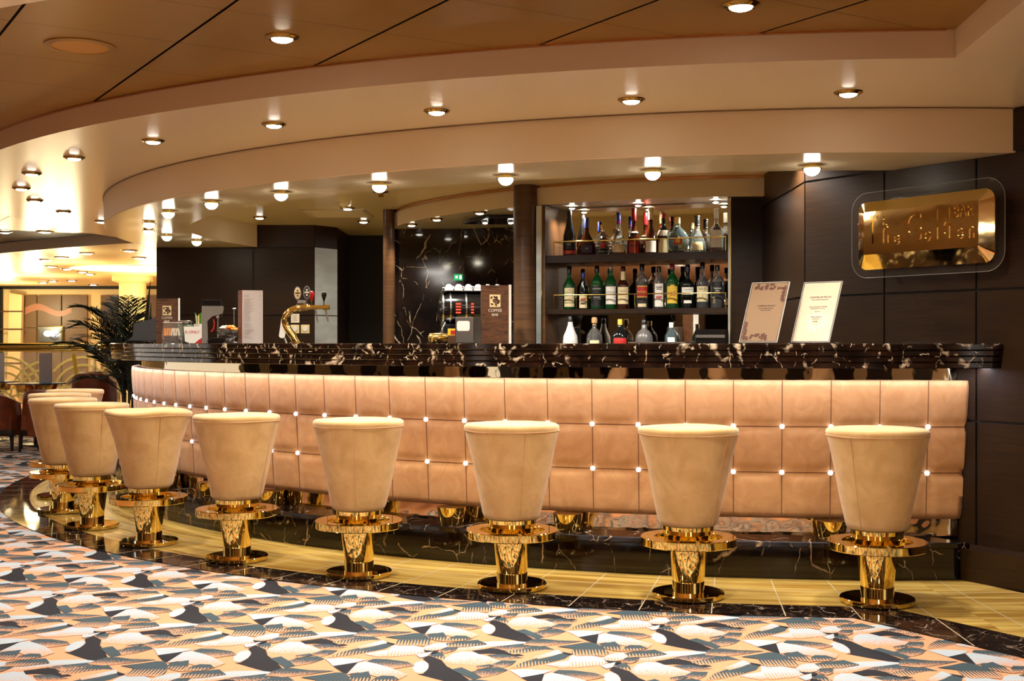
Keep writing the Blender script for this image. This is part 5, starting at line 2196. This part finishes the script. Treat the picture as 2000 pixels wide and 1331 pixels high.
make_downlight(q, 'bright downlight in the golden ceiling field at the far left', 'far downlights in the golden field', r=.10, energy=10)
# picture on the far wall, its lamp reflection added as a glowing oval
q = at(99, 652, FW - .06)
t = thing('framed_picture', 'glass fronted panel with gold right edge on the far brown wall', 'picture', q)
mb = MB()
mb.box((0, 0, -.02), (.46, .03, .30))
mb.build('panel', 'steel', t, smooth=False)
mb = MB()
mb.box((.24, -.01, -.02), (.025, .04, .34))
mb.box((0, -.01, .14), (.48, .03, .012))
mb.build('frame_edge', 'gold_rough', t, smooth=False)
t = thing('lamp_reflection', 'glowing white oval added for the lamp reflection in the far glass panel', 'lamp', at(94, 652, FW - .25))
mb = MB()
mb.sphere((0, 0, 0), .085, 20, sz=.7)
mb.build('reflection_blob', emit('white_reflection_glow', (1, .98, .94, 1), 4), t)
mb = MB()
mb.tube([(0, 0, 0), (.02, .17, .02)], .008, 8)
mb.build('blob_holder', 'steel', t)
mb = MB()  # reflection on the far wall panels, painted as a pink wavy strip
prev = None
for k in range(41):
    x = 48 + 92 * k / 40
    y = 598 + 6 * math.sin(k / 40 * 2 * PI * 1.15 + 2.6) + 5 * (k / 40)
    for r_ in (0,):
        a, b = at(x, y, FW - .035), at(x, y + 14 - 4 * k / 40, FW - .035)
        va = (a, b)
        if prev:
            mb.poly([prev[0], va[0], va[1], prev[1]])
            mb.poly([prev[0] + Vector((0, .004, 0)), va[0] + Vector((0, .004, 0)), va[1] + Vector((0, .004, 0)), prev[1] + Vector((0, .004, 0))])
        prev = va
structure(mb.build('trim_13', plain('pink_wave_reflection', srgb(170, 118, 92), .4), smooth=False))

# ================================================================== LIGHT
def area(p, rot, sx, sy, e, col=(1, .93, .84)):  # bare area lights added overhead out of view, to fill the room
    l = bpy.data.lights.new('added_fill_light', 'AREA')
    l.shape = 'RECTANGLE'
    l.size, l.size_y, l.energy, l.color = sx, sy, e, col
    o = bpy.data.objects.new('added_fill_light', l)
    COL.objects.link(o)
    o.location = p
    o.rotation_euler = rot
    return o


for x in (-3.6, -1.2, 1.2):
    for y in (-.5, 1.9):
        area((x, y, ZB - .02), (0, 0, 0), .35, .35, ENA)
for x, y in ((-6.5, 6.5), (-5.2, 9.3), (-7.2, 11.5), (-4.6, 6.2)):
    area((x, y, ZC - .02), (0, 0, 0), .3, .3, ENA * .45)
for x, y, e in ((-6.2, 17.2, 32), (-8.0, 20.5, 50), (-5.9, 20.0, 32), (-9.5, 23.0, 50), (-5.6, 14.9, 16)):  # bare point lights added in mid-air to brighten the far area
    l = bpy.data.lights.new('atrium_fill', 'POINT')
    l.energy, l.color, l.shadow_soft_size = e, (1, .84, .48), .12
    o = bpy.data.objects.new('atrium_fill', l)
    COL.objects.link(o)
    o.location = (x, y, 1.75)
for ph in (6, 20, 34, 48, 62):  # spots added without fixtures, hidden behind the ring, to brighten the bar's inside
    q = pol(4.25, ph, ZB - .03)
    lamp_light(tuple(q), 75, 2.6, col=(1, .95, .88))
w = bpy.data.worlds.new('room_ambience')
sc.world = w
w.use_nodes = True
w.node_tree.nodes['Background'].inputs['Color'].default_value = (1, .90, .78, 1)
w.node_tree.nodes['Background'].inputs['Strength'].default_value = .85

cam = bpy.data.cameras.new('camera')
cam.sensor_width = 36
cam.lens = FPX / 2000 * 36
cam.shift_y = .002
cam.clip_end = 200
co = bpy.data.objects.new('camera', cam)
COL.objects.link(co)
co.location = (0, 0, HC)
co.rotation_euler = (PI / 2, 0, 0)
sc.camera = co
vs = sc.view_settings
vs.view_transform = 'Standard'
vs.look = 'None'
vs.gamma = 1
vs.use_curve_mapping = False
vs.exposure = EXPO
sc.cycles.use_adaptive_sampling = True
sc.cycles.adaptive_threshold = .04
sc.cycles.max_bounces = 6
sc.cycles.transmission_bounces = 8
sc.cycles.glossy_bounces = 5
sc.cycles.caustics_reflective = False
sc.cycles.caustics_refractive = False
sc.cycles.sample_clamp_indirect = 6
